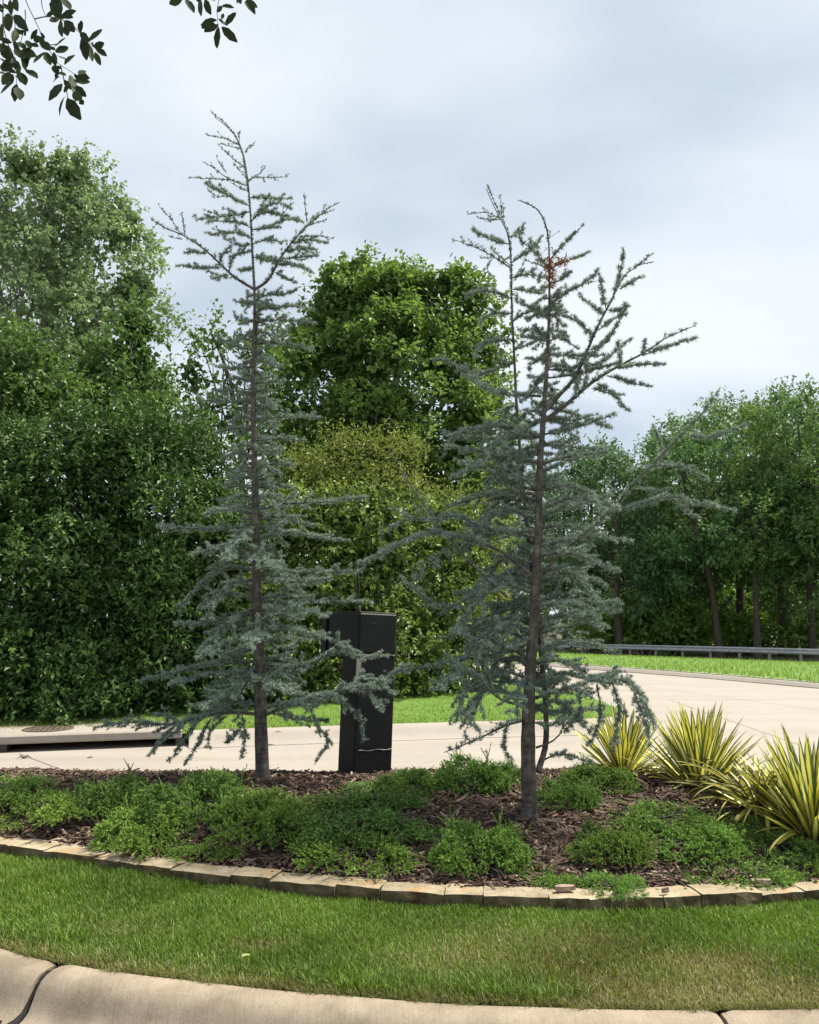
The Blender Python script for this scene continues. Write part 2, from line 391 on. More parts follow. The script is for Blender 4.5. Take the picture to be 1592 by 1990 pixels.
cuts = [cum[0], joints[0] - L, joints[0], joints[1], joints[1] + L, cum[-1]]
kerb = thing('kerb', '', ''); del kerb['label'], kerb['category']; kerb['kind'] = 'structure'
for i in range(len(cuts) - 1):
    a, c = cuts[i] + .009, cuts[i + 1] - .009
    if i == 1: c -= .012
    pth = kpath(a, c, 60)
    V, Q, ends = kerb_run(pth, PROF)
    # rounded arrises at the joints
    kk = len(PROF); Vr = V.reshape(-1, kk, 3)
    w = np.minimum(np.linspace(0, 1, 60), np.linspace(1, 0, 60)) * (c - a)
    sh = np.clip(1 - w / .03, 0, 1) ** 2 * .012
    Vr[:, 1:-1, 2] -= sh[:, None] * (Vr[:, 1:-1, 2] > .02)
    Vr[:, 2:9, 2] += .0012 * np.sin(np.linspace(0, 9, 60) * 2.7 + i)[:, None]
    me = bpy.data.meshes.new('kerb_segment'); me.from_pydata(Vr.reshape(-1, 3).tolist(), [], Q.tolist() + ends); me.update()
    bm = bmesh.new(); bm.from_mesh(me); bmesh.ops.recalc_face_normals(bm, faces=bm.faces); bm.to_mesh(me); bm.free()
    me.polygons.foreach_set('use_smooth', np.ones(len(me.polygons), bool)); me.set_sharp_from_angle(angle=R(50))
    obj('kerb_segment', me, M['kerb'], kerb)
# torn black sealant in the left joint, running out over the gutter
mb = MB(); j0 = kpath(joints[0] - .012, joints[0] + .02, 2); T = nrm(j0[1] - j0[0]); Nn = np.array([T[1], -T[0]])
pts = []
for o, z in [(.02, .13), (.07, .142), (.11, .134), (.137, .104), (.160, .066), (.19, .024), (.24, .012), (.30, .008), (.36, .008), (.44, .006), (.6, .005)]:
    p = j0[0] + T * .004 + Nn * o + T * (-.07 * max(0, o - .2) + .006 * math.sin(o * 60)); pts.append((*p, z))
mb.tube(pts, [.006, .007, .007, .007, .008, .013, .017, .013, .016, .015, .013], 6)
for k in range(7):
    q = j0[0] + Nn * (.2 + .05 * k) + T * (random.uniform(-.06, .03) - .012 * k)
    a = random.uniform(0, 3); d = np.array([math.cos(a), math.sin(a)]) * random.uniform(.012, .03)
    mb.tube([(*(q - d), .007), (*q, .011), (*(q + d), .006)], [.005, .007, .004], 5)
obj('joint_sealant', mb.mesh('joint_sealant', True), M['sealant'], kerb)
kerb_obj('island_back_kerb', KBACK, [(-.0, -.05), (.0, .15), (.05, .16), (.10, .155), (.15, .11), (.2, .02), (.2, -.05)], M['road'], kind='structure')

# --- edging stones laid round the front of the bed, one object each
ecum = np.concatenate([[0], np.cumsum(np.linalg.norm(np.diff(EDGE, axis=0), axis=1))])
def epath(s): return np.array([np.interp(s, ecum, EDGE[:, 0]), np.interp(s, ecum, EDGE[:, 1])])
edging = thing('stone_edging', 'low curved row of tan limestone blocks along the front of the planting bed', 'edging')
s = .05; sr = random.Random(3)
def stone_mesh(l, d, h, seed):
    """a split block: 5x3x3 grid of points on a box, roughened"""
    q = np.random.default_rng(seed); bm = bmesh.new()
    bmesh.ops.create_cube(bm, size=1); bmesh.ops.subdivide_edges(bm, edges=bm.edges[:], cuts=3, use_grid_fill=True)
    for v in bm.verts:
        c = np.array(v.co[:]); f = np.abs(c) > .499
        n_edge = f.sum()
        c = c * np.array([l, d, h]) * (1 - np.array([.008, .025, .03]) * max(0, n_edge - 1))
        if f[2] and c[2] > 0: c[2] += q.normal(0, .0015)
        if f[1]: c[1] += q.normal(0, .0032)
        if f[0]: c[0] += q.normal(0, .0015)
        v.co = c
    me = bpy.data.meshes.new('stone'); bm.to_mesh(me); bm.free(); return me
ki = 0
while s < ecum[-1] - .3:
    l = sr.choice([.15, .20, .24, .28, .33, .38]); a, c = epath(s), epath(s + l); mid = epath(s + l / 2); h = .155 + sr.uniform(-.008, .008)
    o = obj('stone', stone_mesh(l - .0025, .165 + sr.uniform(-.012, .012), h, ki), M['stone'], edging)
    ang = math.atan2(c[1] - a[1], c[0] - a[0]); nn = np.array([-math.sin(ang), math.cos(ang)])
    o.location = (*(mid + nn * .085 + nn * sr.uniform(-.008, .008)), .195 + sr.uniform(-.005, .006)); o.rotation_euler = (sr.uniform(-.03, .03), sr.uniform(-.02, .02), ang + sr.uniform(-.02, .02))
    s += l; ki += 1

# --- verge of the hedge on the far side of the drive: raised lawn with its own kerb and a storm drain inlet
FK = dense([(-16, 7.6), (-9, 9.35), (-5.16, 10.43), (-3.07, 11.0), (-1.12, 11.5), (1.01, 12.0), (2.2, 12.2), (2.95, 12.42), (3.45, 12.85), (3.6, 13.45)], 160)
FB = dense([(-16, 28), (-9, 29), (-5, 30), (-3, 30), (-1, 29), (1, 24), (2.2, 19), (2.9, 16.0), (3.35, 14.4), (3.6, 13.5)], 160)
V = []; K = 14
for i in range(160):
    for j in range(K + 1):
        u = (j / K) ** 1.6; p = FK[i] * (1 - u) + FB[i] * u; dd = np.linalg.norm(p - FK[i])
        V.append((*p, .15 + .16 * np.clip((dd - .2) / 2.5, 0, 1)))
V = np.array(V); i = np.arange(159)[:, None] * (K + 1); j = np.arange(K)[None]
Q = np.stack([i + j, i + K + 1 + j, i + K + 2 + j, i + j + 1], -1).reshape(-1, 4)
obj('hedge_lawn', mesh_np('hedge_lawn', V, Q, smooth_shade=True), M['verge'], kind='structure')
def hl_z(x, y):
    d = np.maximum(y - np.interp(x, FK[:, 0], FK[:, 1]), 0); return .15 + .16 * np.clip((d - .2) / 2.5, 0, 1)
ic = FK[(FK[:, 0] > -3.0)]
kerb_obj('drive_kerb', np.vstack([ic, FB[::-1][:60]]), [(-.34, -.05), (-.34, .006), (-.25, .02), (-.17, .055), (-.1, .12), (-.04, .165), (.03, .172), (.16, .17), (.16, -.05)], M['road'], kind='structure')
lc = FK[(FK[:, 0] < -5.45)]
kerb_obj('drive_kerb', lc, [(-.34, -.05), (-.34, .006), (-.25, .02), (-.17, .055), (-.1, .12), (-.04, .165), (.03, .172), (.16, .17), (.16, -.05)], M['road'], kind='structure')
inlet = thing('storm_drain_inlet', 'low concrete storm drain inlet with a dark slot at the kerb below the dark hedge', 'storm drain', (-4.1, 10.75, 0), math.atan2(.57, 2.09))
mb = MB(); mb.box((-.25, .40, .155), (2.70, 1.0, .112), bev=.02); obj('slab', mb.mesh('slab'), M['road'], inlet)
mb = MB(); mb.box((0, .75, .045), (2.2, .04, .108)); mb.box((-1.06, .33, .045), (.08, .8, .108)); mb.box((1.06, .33, .045), (.08, .8, .108)); mb.box((0, .36, -.012), (2.04, .74, .02))
M['throat_dark'] = simple('dark_concrete', (.03, .028, .025), (.06, .055, .05), 6, .8, .2); obj('throat', mb.mesh('throat'), M['throat_dark'], inlet)  # darker concrete lining the inside of the slot
M['iron'] = simple('cast_iron', (.07, .055, .045), (.13, .105, .085), 20, .7, .4, .004)
mb = MB(); a = np.arange(32) * 2 * math.pi / 32
for r0, r1, z0, z1 in ((.0, .27, .218, .218), (.285, .32, .222, .222)):
    V = np.vstack([np.c_[r1 * np.cos(a), r1 * np.sin(a), np.full(32, z1)], np.c_[max(r0, .001) * np.cos(a), max(r0, .001) * np.sin(a), np.full(32, z0)], np.c_[r1 * np.cos(a), r1 * np.sin(a), np.full(32, .205)]])
    V[:, 0] -= .62; V[:, 1] += .42
    k = np.arange(32); k1 = (k + 1) % 32
    mb.add(V, None, np.vstack([np.c_[k, k1, 32 + k1, 32 + k], np.c_[k1, k, 64 + k, 64 + k1]]))
for k in range(-3, 4):
    for q in range(-3, 4):
        if k * k + q * q < 11: mb.box((-.62 + k * .065, .42 + q * .065, .220), (.03, .03, .006))
obj('manhole_cover', mb.mesh('manhole_cover'), M['iron'], inlet)
# saw-cut joints in the drive, thin dark strips
M['joint'] = simple('joint_dark', (.10, .085, .07), (.2, .17, .14), 30, .95, 0)
def joint(pa, pb, w=.012):
    a, c = np.array(gp(*pa)[:2]), np.array(gp(*pb)[:2]); t_ = nrm(c - a); n_ = np.array([-t_[1], t_[0]]) * w / 2
    return mesh_np('pavement_joint', np.array([[*(a - n_), .004], [*(a + n_), .004], [*(c + n_), .004], [*(c - n_), .004]]), np.array([[0, 1, 2, 3]]))
for pa, pb in (((37, 1465), (330, 1575)), ((1150, 1320), (1700, 1395)), ((1560, 1450), (1300, 1360))):
    obj('pavement_joint', joint(pa, pb, .010), M['joint'], kind='structure')

# ------------------------------------------------------------------ vegetation generators
def leaf_quads(P, D, Nv, Lg, Wd, var, fold=.25):
    """rhombic folded leaves: base P, direction D, face normal Nv; returns verts (n*4,3), quads->2 tris, var"""
    Sd = nrm(np.cross(D, Nv)); Nn_ = np.cross(Sd, D)
    L_ = Lg[:, None]; W_ = Wd[:, None]
    mid = P + D * L_ * .48
    V = np.stack([P, mid + Sd * W_ * .5 + Nn_ * W_ * fold, P + D * L_ - Nn_ * L_ * .08, mid - Sd * W_ * .5 + Nn_ * W_ * fold], 1).reshape(-1, 3)
    n = len(P); i = np.arange(n) * 4
    T = np.vstack([np.c_[i, i + 1, i + 2], np.c_[i, i + 2, i + 3]])
    return V, T, np.repeat(var, 4)
def rand_dirs(q, n): return nrm(q.normal(size=(n, 3)))
def clumps_on(lobes, q, per_area, rmin, rmax, up_bias=.15):
    """clump centres and radii spread over the surfaces of ellipsoid lobes"""
    C, Rr, Nn_ = [], [], []
    for lx, ly, lz, rx, ry, rz in lobes:
        area = 4 * math.pi * ((rx * ry) ** 1.6 / 3 + (rx * rz) ** 1.6 / 3 + (ry * rz) ** 1.6 / 3) ** (1 / 1.6)
        n = max(3, int(area * per_area)); d = rand_dirs(q, n); d[:, 2] += up_bias; d = nrm(d)
        rr = q.uniform(rmin, rmax, n)
        C.append(np.array([lx, ly, lz]) + d * np.array([rx, ry, rz]) * q.uniform(.80, 1.02, n)[:, None]); Rr.append(rr); Nn_.append(d)
    return np.vstack(C), np.concatenate(Rr), np.vstack(Nn_)
def crown(name, lobes, seed, per_area, rmin, rmax, sprays, leaves, Lg, Wd, droop=.3, spray_len=.35, up=.4, fill=0, fillsize=2.5, keep=None):
    """foliage mesh: leafy sprays spread over clumps spread over lobes"""
    q = np.random.default_rng(seed); C, Rr, Nn_ = clumps_on(lobes, q, per_area, rmin, rmax)
    if keep is not None:
        k = keep(C); C, Rr, Nn_ = C[k], Rr[k], Nn_[k]
    nc = len(C); cv = q.uniform(0, 1, nc)
    ns = nc * sprays; ci = np.repeat(np.arange(nc), sprays)
    d = rand_dirs(q, ns) * .9 + Nn_[ci] * .55; d[:, 2] += up * .6; d = nrm(d)
    base = C[ci] + d * (Rr[ci] * q.uniform(.35, 1.0, ns))[:, None] * np.array([1, 1, .8])
    tw = nrm(d + rand_dirs(q, ns) * .45 + np.array([0, 0, up * .5]))
    nl = ns * leaves; si = np.repeat(np.arange(ns), leaves); f = np.tile(np.linspace(0, 1, leaves), ns) + q.uniform(-.1, .1, nl)
    sl = spray_len * q.uniform(.6, 1.25, ns)
    P = base[si] + tw[si] * (f * sl[si])[:, None] + rand_dirs(q, nl) * spray_len * .12
    D = nrm(tw[si] * .55 + rand_dirs(q, nl) * .9 + np.array([0, 0, -droop]))
    Nv = nrm(np.array([0, 0, 1.]) + rand_dirs(q, nl) * .75 + d[si] * .35)
    sz = q.uniform(.5, 1.3, nl)
    var = np.clip(.25 * cv[ci][si] + .25 * q.uniform(0, 1, ns)[si] + .5 * q.uniform(0, 1, nl), 0, 1)
    V, T, a = leaf_quads(P, D, Nv, Lg * sz, Wd * sz, var)
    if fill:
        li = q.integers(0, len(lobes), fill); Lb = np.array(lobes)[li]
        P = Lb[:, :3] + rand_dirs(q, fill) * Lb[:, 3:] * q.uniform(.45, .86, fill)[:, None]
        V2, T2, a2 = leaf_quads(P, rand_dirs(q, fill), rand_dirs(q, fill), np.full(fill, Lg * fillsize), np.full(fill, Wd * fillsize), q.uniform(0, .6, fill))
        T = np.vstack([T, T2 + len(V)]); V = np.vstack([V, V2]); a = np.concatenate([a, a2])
    return mesh_np(name, V, T, {'var': a}), C
def limb_tree(trunk_pts, r0, r1, targets, q, sides=8, limb_r=.3):
    mb = MB(); P = smooth(trunk_pts, 14); n = len(P)
    rr = r0 + (r1 - r0) * np.linspace(0, 1, n) ** .8; rr[0] *= 1.35; rr[1] *= 1.1
    mb.tube(P, rr, sides)
    for tg in targets:
        k = int(q.integers(n // 3, n - 1)); a = P[k]
        d = tg - a; L_ = np.linalg.norm(d); mid = a + d * .5 + np.array([0, 0, -.08 * L_]) + rand_dirs(q, 1)[0] * L_ * .07
        lp = smooth([a, mid, tg], 7); mb.tube(lp, np.linspace(rr[k] * limb_r * 1.6, .012, 7), 5)
        for _ in range(2):
            b0 = lp[int(q.integers(2, 6))]; e_ = b0 + (rand_dirs(q, 1)[0] + nrm(d) * .8 + np.array([0, 0, .3])) * L_ * .14
            mb.tube(smooth([b0, (b0 + e_) / 2 + rand_dirs(q, 1)[0] * .05 * L_, e_], 5), np.linspace(rr[k] * limb_r * .6, .006, 5), 4)
    return mb
def broad_tree(name, label, cat, base, trunk, lobes, seed, lmat, bark, r0=.2, group=None, ntar=18, **kw):
    q = np.random.default_rng(seed + 500)
    root = thing(name, label, cat, base, group=group)
    me_, C = crown('crown', [(l[0] - base[0], l[1] - base[1], l[2] - base[2], *l[3:]) for l in lobes], seed, **kw)
    idx = q.choice(len(C), min(ntar, len(C)), replace=False)
    tm = limb_tree(local(trunk, base), r0, r0 * .3, C[idx], q)
    obj('trunk', tm.mesh('trunk', True), bark, root)
    c_ = obj('crown', me_, lmat, root)
    return root
def lobe_px(px, py, Y, rpx, rpy, rd=None):
    c = at(px, py, Y); k = Y / FPX; return (*c, rpx * k, (rd if rd else rpx * k), rpy * k)

L_MAPLE = leaf_mat('maple_leaf', [(0, (0.072, 0.123, 0.033)), (0.5, (0.132, 0.215, 0.055)), (0.85, (0.22, 0.325, 0.088)), (1, (0.319, 0.429, 0.132))], .5, .38)
L_COTTON = leaf_mat('cottonwood_leaf', [(0, (0.127, 0.178, 0.095)), (0.5, (0.207, 0.289, 0.151)), (0.85, (0.31, 0.415, 0.222)), (1, (0.474, 0.592, 0.348))], .45, .3)
L_HOLLY = leaf_mat('holly_leaf', [(0, (0.029, 0.059, 0.017)), (0.5, (0.065, 0.127, 0.034)), (0.85, (0.118, 0.213, 0.048)), (1, (0.246, 0.385, 0.097))], .46, .15, .28)
L_MID = leaf_mat('mid_green_leaf', [(0, (0.054, 0.098, 0.03)), (0.5, (0.096, 0.168, 0.048)), (0.85, (0.156, 0.252, 0.069)), (1, (0.24, 0.36, 0.109))], .5, .35)
L_HOLLY2 = leaf_mat('bright_hedge_leaf', [(0, (0.06, 0.1, 0.025)), (0.5, (0.13, 0.2, 0.045)), (0.85, (0.25, 0.34, 0.075)), (1, (0.46, 0.53, 0.17))], .42, .3, .45)
L_OLIVE = leaf_mat('olive_shrub_leaf', [(0, (0.1, 0.125, 0.032)), (0.5, (0.19, 0.225, 0.06)), (0.85, (0.31, 0.345, 0.1)), (1, (0.43, 0.46, 0.16))], .5, .35)
L_WOOD = leaf_mat('wood_leaf', [(0, (0.057, 0.104, 0.055)), (0.5, (0.097, 0.168, 0.083)), (0.85, (0.146, 0.243, 0.109)), (1, (0.211, 0.319, 0.146))], .5, .3, tint=True)
L_WOOD2 = leaf_mat('lit_wood_leaf', [(0, (0.075, 0.128, 0.03)), (0.5, (0.135, 0.225, 0.045)), (0.85, (0.225, 0.33, 0.068)), (1, (0.33, 0.45, 0.105))], .5, .4)  # lighter wood leaf; the sunlight of the clearing is painted into its colour

# ------------------------------------------------------------------ background trees
# tall cottonwood on the left
ct = [lobe_px(55, 420, 25, 115, 120), lobe_px(170, 520, 25, 120, 150), lobe_px(30, 600, 25, 160, 150), lobe_px(210, 650, 24.5, 110, 110), lobe_px(150, 385, 25, 55, 60),
      lobe_px(-120, 480, 25, 130, 160), lobe_px(235, 440, 25, 48, 60), lobe_px(262, 570, 25, 45, 60), lobe_px(50, 325, 25, 50, 34), lobe_px(130, 330, 25, 45, 34), lobe_px(60, 760, 24.5, 140, 110), lobe_px(200, 780, 24.5, 120, 90), lobe_px(-60, 700, 25, 120, 120)]
b_ = at(70, 1150, 25); b_[2] = .3
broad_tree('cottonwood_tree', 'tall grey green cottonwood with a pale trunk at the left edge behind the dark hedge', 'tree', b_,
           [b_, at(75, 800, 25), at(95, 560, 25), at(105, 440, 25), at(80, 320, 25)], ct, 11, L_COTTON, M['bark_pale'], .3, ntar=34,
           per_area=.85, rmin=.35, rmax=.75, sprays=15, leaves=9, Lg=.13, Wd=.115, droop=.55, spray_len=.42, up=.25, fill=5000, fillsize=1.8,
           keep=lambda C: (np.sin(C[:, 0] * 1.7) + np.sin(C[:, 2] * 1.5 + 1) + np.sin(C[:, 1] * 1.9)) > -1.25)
# bright tree between the cottonwood and the dark hedge
bt = [lobe_px(250, 700, 19, 58, 85), lobe_px(220, 780, 18.5, 85, 80), lobe_px(285, 800, 18.5, 48, 70), lobe_px(150, 760, 19, 70, 60), lobe_px(262, 640, 19, 30, 35), lobe_px(320, 870, 18.4, 70, 60), lobe_px(230, 850, 18.4, 90, 60)]
b_ = at(250, 1200, 19); b_[2] = .3
broad_tree('maple_tree', 'mid green maple filling the gap between the cottonwood and the young maple', 'tree', b_, [b_, at(255, 950, 19), at(270, 700, 19)], bt, 12, L_MID, M['bark'], .14, ntar=14,
           per_area=1.6, rmin=.25, rmax=.5, sprays=12, leaves=8, Lg=.12, Wd=.085, droop=.35, spray_len=.34, up=.5, fill=2600, fillsize=1.8)
bt = [lobe_px(15, 705, 17, 70, 60), lobe_px(80, 770, 17, 70, 60), lobe_px(-60, 660, 17, 60, 50), lobe_px(-20, 800, 17, 90, 80)]
b_ = at(-20, 1200, 17); b_[2] = .3
broad_tree('maple_tree', 'bushy green small tree cut by the left edge, low in front of the cottonwood', 'tree', b_, [b_, at(-10, 900, 17), at(10, 700, 17)], bt, 13, L_MID, M['bark'], .12, ntar=10,
           per_area=1.7, rmin=.25, rmax=.5, sprays=12, leaves=8, Lg=.11, Wd=.075, droop=.3, spray_len=.34, up=.5, fill=1500, fillsize=1.8)
# young open maple behind the left cedar
bt = [lobe_px(410, 660, 17, 34, 32), lobe_px(450, 730, 17, 80, 60), lobe_px(390, 770, 17, 60, 55), lobe_px(540, 770, 17, 80, 90), lobe_px(480, 850, 17, 90, 90), lobe_px(372, 720, 17, 22, 26), lobe_px(520, 690, 17, 50, 40), lobe_px(420, 860, 17, 70, 70), lobe_px(560, 860, 17, 70, 80), lobe_px(500, 940, 17, 90, 70), lobe_px(430, 800, 17, 60, 50)]
b_ = at(470, 1250, 17); b_[2] = .3
broad_tree('maple_tree', 'young open maple with feathery shoots showing sky, behind the left cedar', 'tree', b_, [b_, at(470, 950, 17), at(450, 750, 17), at(412, 650, 17)], bt, 14, L_MID, M['bark'], .1, ntar=20,
           per_area=1.5, rmin=.2, rmax=.4, sprays=9, leaves=7, Lg=.11, Wd=.08, droop=.3, spray_len=.42, up=.55, fill=500, fillsize=1.6, keep=lambda C: (np.sin(C[:, 0] * 3.1) + np.sin(C[:, 2] * 2.9) + np.sin(C[:, 1] * 3)) > -.7)
# the rounded maple in the middle
mt = [lobe_px(700, 640, 19, 85, 90), lobe_px(840, 640, 19, 85, 85), lobe_px(640, 720, 19, 80, 85), lobe_px(770, 720, 18.6, 110, 100), lobe_px(885, 740, 19, 75, 100), lobe_px(690, 830, 18.6, 100, 70),
      lobe_px(840, 840, 18.4, 110, 90), lobe_px(770, 610, 19.3, 70, 60), lobe_px(930, 680, 19, 40, 50), lobe_px(615, 640, 19, 36, 40), lobe_px(880, 930, 18.4, 80, 70), lobe_px(600, 820, 19, 60, 60), lobe_px(680, 920, 18.8, 100, 70), lobe_px(790, 940, 18.6, 100, 70), lobe_px(600, 900, 18.8, 70, 60), lobe_px(920, 980, 18.4, 70, 60), lobe_px(950, 880, 18.8, 55, 70), lobe_px(590, 690, 19, 40, 45), lobe_px(640, 590, 19, 40, 40), lobe_px(690, 590, 19, 40, 40), lobe_px(895, 610, 19, 42, 40),
      lobe_px(692, 548, 19, 14, 30), lobe_px(660, 560, 19, 22, 22), lobe_px(735, 560, 19, 14, 26), lobe_px(780, 560, 19, 24, 28), lobe_px(828, 560, 19, 26, 32), lobe_px(866, 548, 19, 14, 26), lobe_px(895, 572, 19, 18, 24)]
b_ = at(700, 1200, 19); b_[2] = .3
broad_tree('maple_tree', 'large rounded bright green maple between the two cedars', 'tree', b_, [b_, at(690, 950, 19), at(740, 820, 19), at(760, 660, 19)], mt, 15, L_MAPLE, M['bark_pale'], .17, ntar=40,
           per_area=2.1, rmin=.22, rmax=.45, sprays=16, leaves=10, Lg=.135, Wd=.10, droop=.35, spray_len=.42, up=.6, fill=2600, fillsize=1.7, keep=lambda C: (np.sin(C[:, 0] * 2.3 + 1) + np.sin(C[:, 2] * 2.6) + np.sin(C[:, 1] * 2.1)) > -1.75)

# ------------------------------------------------------------------ hedges and shrubs behind the drive
def hedge(name, label, cat, base, lobes, seed, lmat, **kw):
    root = thing(name, label, cat, base)
    q = np.random.default_rng(seed + 900)
    me_, C = crown('foliage', [(l[0] - base[0], l[1] - base[1], l[2] - base[2], *l[3:]) for l in lobes], seed, **kw)
    obj('foliage', me_, lmat, root)
    mb = MB()
    for l in lobes[::2]:
        p = np.array(l[:3]) - np.array(base)
        g_ = np.array([p[0] + q.uniform(-.3, .3), p[1] + q.uniform(-.1, .3), 0.])
        mb.tube(smooth([g_, (g_ + p) / 2 + rand_dirs(q, 1)[0] * .15, p], 6), np.linspace(.05, .012, 6), 5)
    obj('stem', mb.mesh('stem', True), M['twig'], root)
    return root
hq = np.random.default_rng(21)
top = [(-300, 790), (-100, 810), (0, 790), (60, 810), (110, 770), (160, 785), (210, 755), (260, 790), (310, 760), (340, 790), (380, 815), (430, 860), (470, 930), (500, 985)]
lob = []
for px in range(-330, 500, 54):
    tpx = np.interp(px, [a for a, _ in top], [c for _, c in top]); Yb = np.interp(px, [-330, 0, 470], [10.3, 11.35, 12.5])
    zt = at(px, tpx, Yb)[2]
    z = .45
    while z < zt - .1:
        c = at(px + hq.uniform(-26, 26), 1100, Yb + .72 + .42 * math.sin(px * .021 + z * 2.1) * math.cos(z * 1.6 - px * .008) + hq.uniform(-.16, .16) + .10 * z); rr = hq.uniform(.42, .70)
        lob.append((c[0], c[1], min(z + hq.uniform(-.2, .2), zt - .35 + hq.uniform(-.35, .3)), rr, rr * 1.2, rr * .85)); z += .56
hb = (-4.5, 12.9, .2)
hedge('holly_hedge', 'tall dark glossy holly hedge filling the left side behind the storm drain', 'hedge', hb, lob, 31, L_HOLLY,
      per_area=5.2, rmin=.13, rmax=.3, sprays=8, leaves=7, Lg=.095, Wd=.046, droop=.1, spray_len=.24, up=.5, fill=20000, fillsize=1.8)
lob = []
for px in range(480, 941, 52):
    Yb = np.interp(px, [480, 770, 890, 960], [13.0, 14.0, 15.3, 15.9]); tpx = np.interp(px, [480, 560, 640, 760, 850, 940], [985, 980, 960, 960, 985, 1020]); zt = at(px, tpx, Yb)[2]
    z = .5
    while z < zt:
        c = at(px + hq.uniform(-14, 14), 1100, Yb + .4 + hq.uniform(-.12, .16)); rr = hq.uniform(.34, .55); lob.append((c[0], c[1] + hq.uniform(-.2, .2), min(z + hq.uniform(-.1, .1), zt - .2), rr, rr * 1.1, rr * .9)); z += .52
hedge('climber_hedge', 'yellow green leafy hedge wall behind the black call box', 'hedge', (-.5, 14.4, .25), lob, 32, L_HOLLY2,
      per_area=5.2, rmin=.1, rmax=.26, sprays=7, leaves=7, Lg=.085, Wd=.055, droop=.5, spray_len=.17, up=.2, fill=14000, fillsize=1.6)
lob = [lobe_px(600, 960, 15.6, 60, 55), lobe_px(680, 930, 15.6, 70, 60), lobe_px(760, 930, 15.6, 60, 60), lobe_px(720, 1000, 15.3, 100, 50), lobe_px(620, 1010, 15.2, 60, 45), lobe_px(790, 990, 15.4, 50, 60), lobe_px(655, 880, 15.7, 22, 30), lobe_px(700, 890, 15.6, 26, 26), lobe_px(745, 880, 15.6, 18, 30), lobe_px(790, 900, 15.5, 20, 34), lobe_px(585, 915, 15.7, 26, 30), lobe_px(560, 960, 15.7, 34, 40)]
hedge('olive_shrub', 'olive yellow shrub of fine leaves topping the hedge below the large maple', 'shrub', (-.9, 15.8, .25), lob, 33, L_OLIVE,
      per_area=4.6, rmin=.16, rmax=.34, sprays=10, leaves=9, Lg=.085, Wd=.033, droop=.1, spray_len=.42, up=.55, fill=7000, fillsize=1.8)
lob = [lobe_px(890, 1010, 16.5, 60, 50), lobe_px(850, 1060, 16.3, 50, 60), lobe_px(930, 1080, 16.6, 60, 80), lobe_px(900, 1180, 16.4, 60, 90), lobe_px(960, 1200, 16.9, 50, 90)]
hedge('olive_shrub', 'brownish olive shrub at the right end of the hedge behind the right cedar', 'shrub', (1.1, 16.8, .25), lob, 34, L_OLIVE,
      per_area=4.2, rmin=.16, rmax=.34, sprays=8, leaves=8, Lg=.08, Wd=.034, droop=.1, spray_len=.24, up=.4, fill=5000, fillsize=1.8)

# ------------------------------------------------------------------ wood behind the guardrail
def wood_variant(seed, H, Wd_, low):
    q = np.random.default_rng(seed); lobes = []
    for k in range(24):
        f = (k + .5) / 24; z = H * (low + (1 - low) * f); rr = Wd_ * q.uniform(.13, .27) * (1.15 - .5 * f)
        a = k * 2.4 + q.uniform(-.5, .5); r = Wd_ * .44 * math.sin(math.pi * (.18 + .80 * f)) ** .7 * q.uniform(.45, 1.05)
        lobes.append((r * math.cos(a), r * math.sin(a), min(z, H - rr * .8), rr, rr, rr * .75))
    me_, C = crown('crown', lobes, seed, per_area=.34, rmin=.3, rmax=.75, sprays=11, leaves=9, Lg=.27, Wd=.15, droop=.25, spray_len=.9, up=.75, fill=200, fillsize=2, keep=lambda C: (np.sin(C[:, 0] * 1.3 + seed) + np.sin(C[:, 2] * 1.15) + np.sin(C[:, 1] * 1.2)) > -.95)
    tm = limb_tree([(0, 0, 0), (q.uniform(-.3, .3), 0, H * .3), (q.uniform(-.6, .6), 0, H * .6), (q.uniform(-.5, .5), 0, H * .92)], .27, .05, C[q.choice(len(C), 24, replace=False)], q, limb_r=.28)
    return me_, tm.mesh('trunk', True), H
VAR = [wood_variant(41, 17, 7, .22), wood_variant(42, 15, 7.5, .27), wood_variant(43, 18, 6.6, .33), wood_variant(44, 13, 6, .17)]
for v in VAR: v[0].materials.append(L_WOOD); v[1].materials.append(M['bark'])
woods = [(1150, 66, 822, 1, 'woodland tree showing right of the cedar trunk, its low crown under the sky gap', 0), (1205, 60, 838, 3, 'thick trunked woodland tree at the left end of the guardrail', 0),
         (1262, 70, 850, 0, 'lower woodland tree below the dip in the treeline', 0), (1310, 62, 800, 2, 'pointed woodland tree just right of the dip in the treeline', 0), (1398, 58, 775, 1, 'woodland tree with a leaning dark trunk behind the middle of the guardrail', .12),
         (1350, 72, 790, 0, 'woodland tree standing behind the one with the leaning trunk', 0), (1472, 56, 745, 2, 'tall woodland tree on a stout bare trunk, behind the guardrail', .03), (1522, 60, 740, 0, 'tall slim trunked woodland tree between the stout trunk and the right edge', 0),
         (1538, 66, 735, 1, 'woodland tree with a slender trunk close beside another slim trunk', 0), (1580, 56, 728, 2, 'tallest woodland tree at the right edge of the photo', 0), (1640, 54, 730, 0, 'woodland tree cut off by the right edge', 0),
         (1100, 72, 880, 1, 'woodland tree glimpsed through the branches of the right cedar', 0), (1440, 74, 765, 3, 'background woodland tree filling the canopy behind the stout trunk', 0), (1690, 60, 735, 1, 'woodland tree mostly outside the right edge', 0)]
wq = random.Random(5)
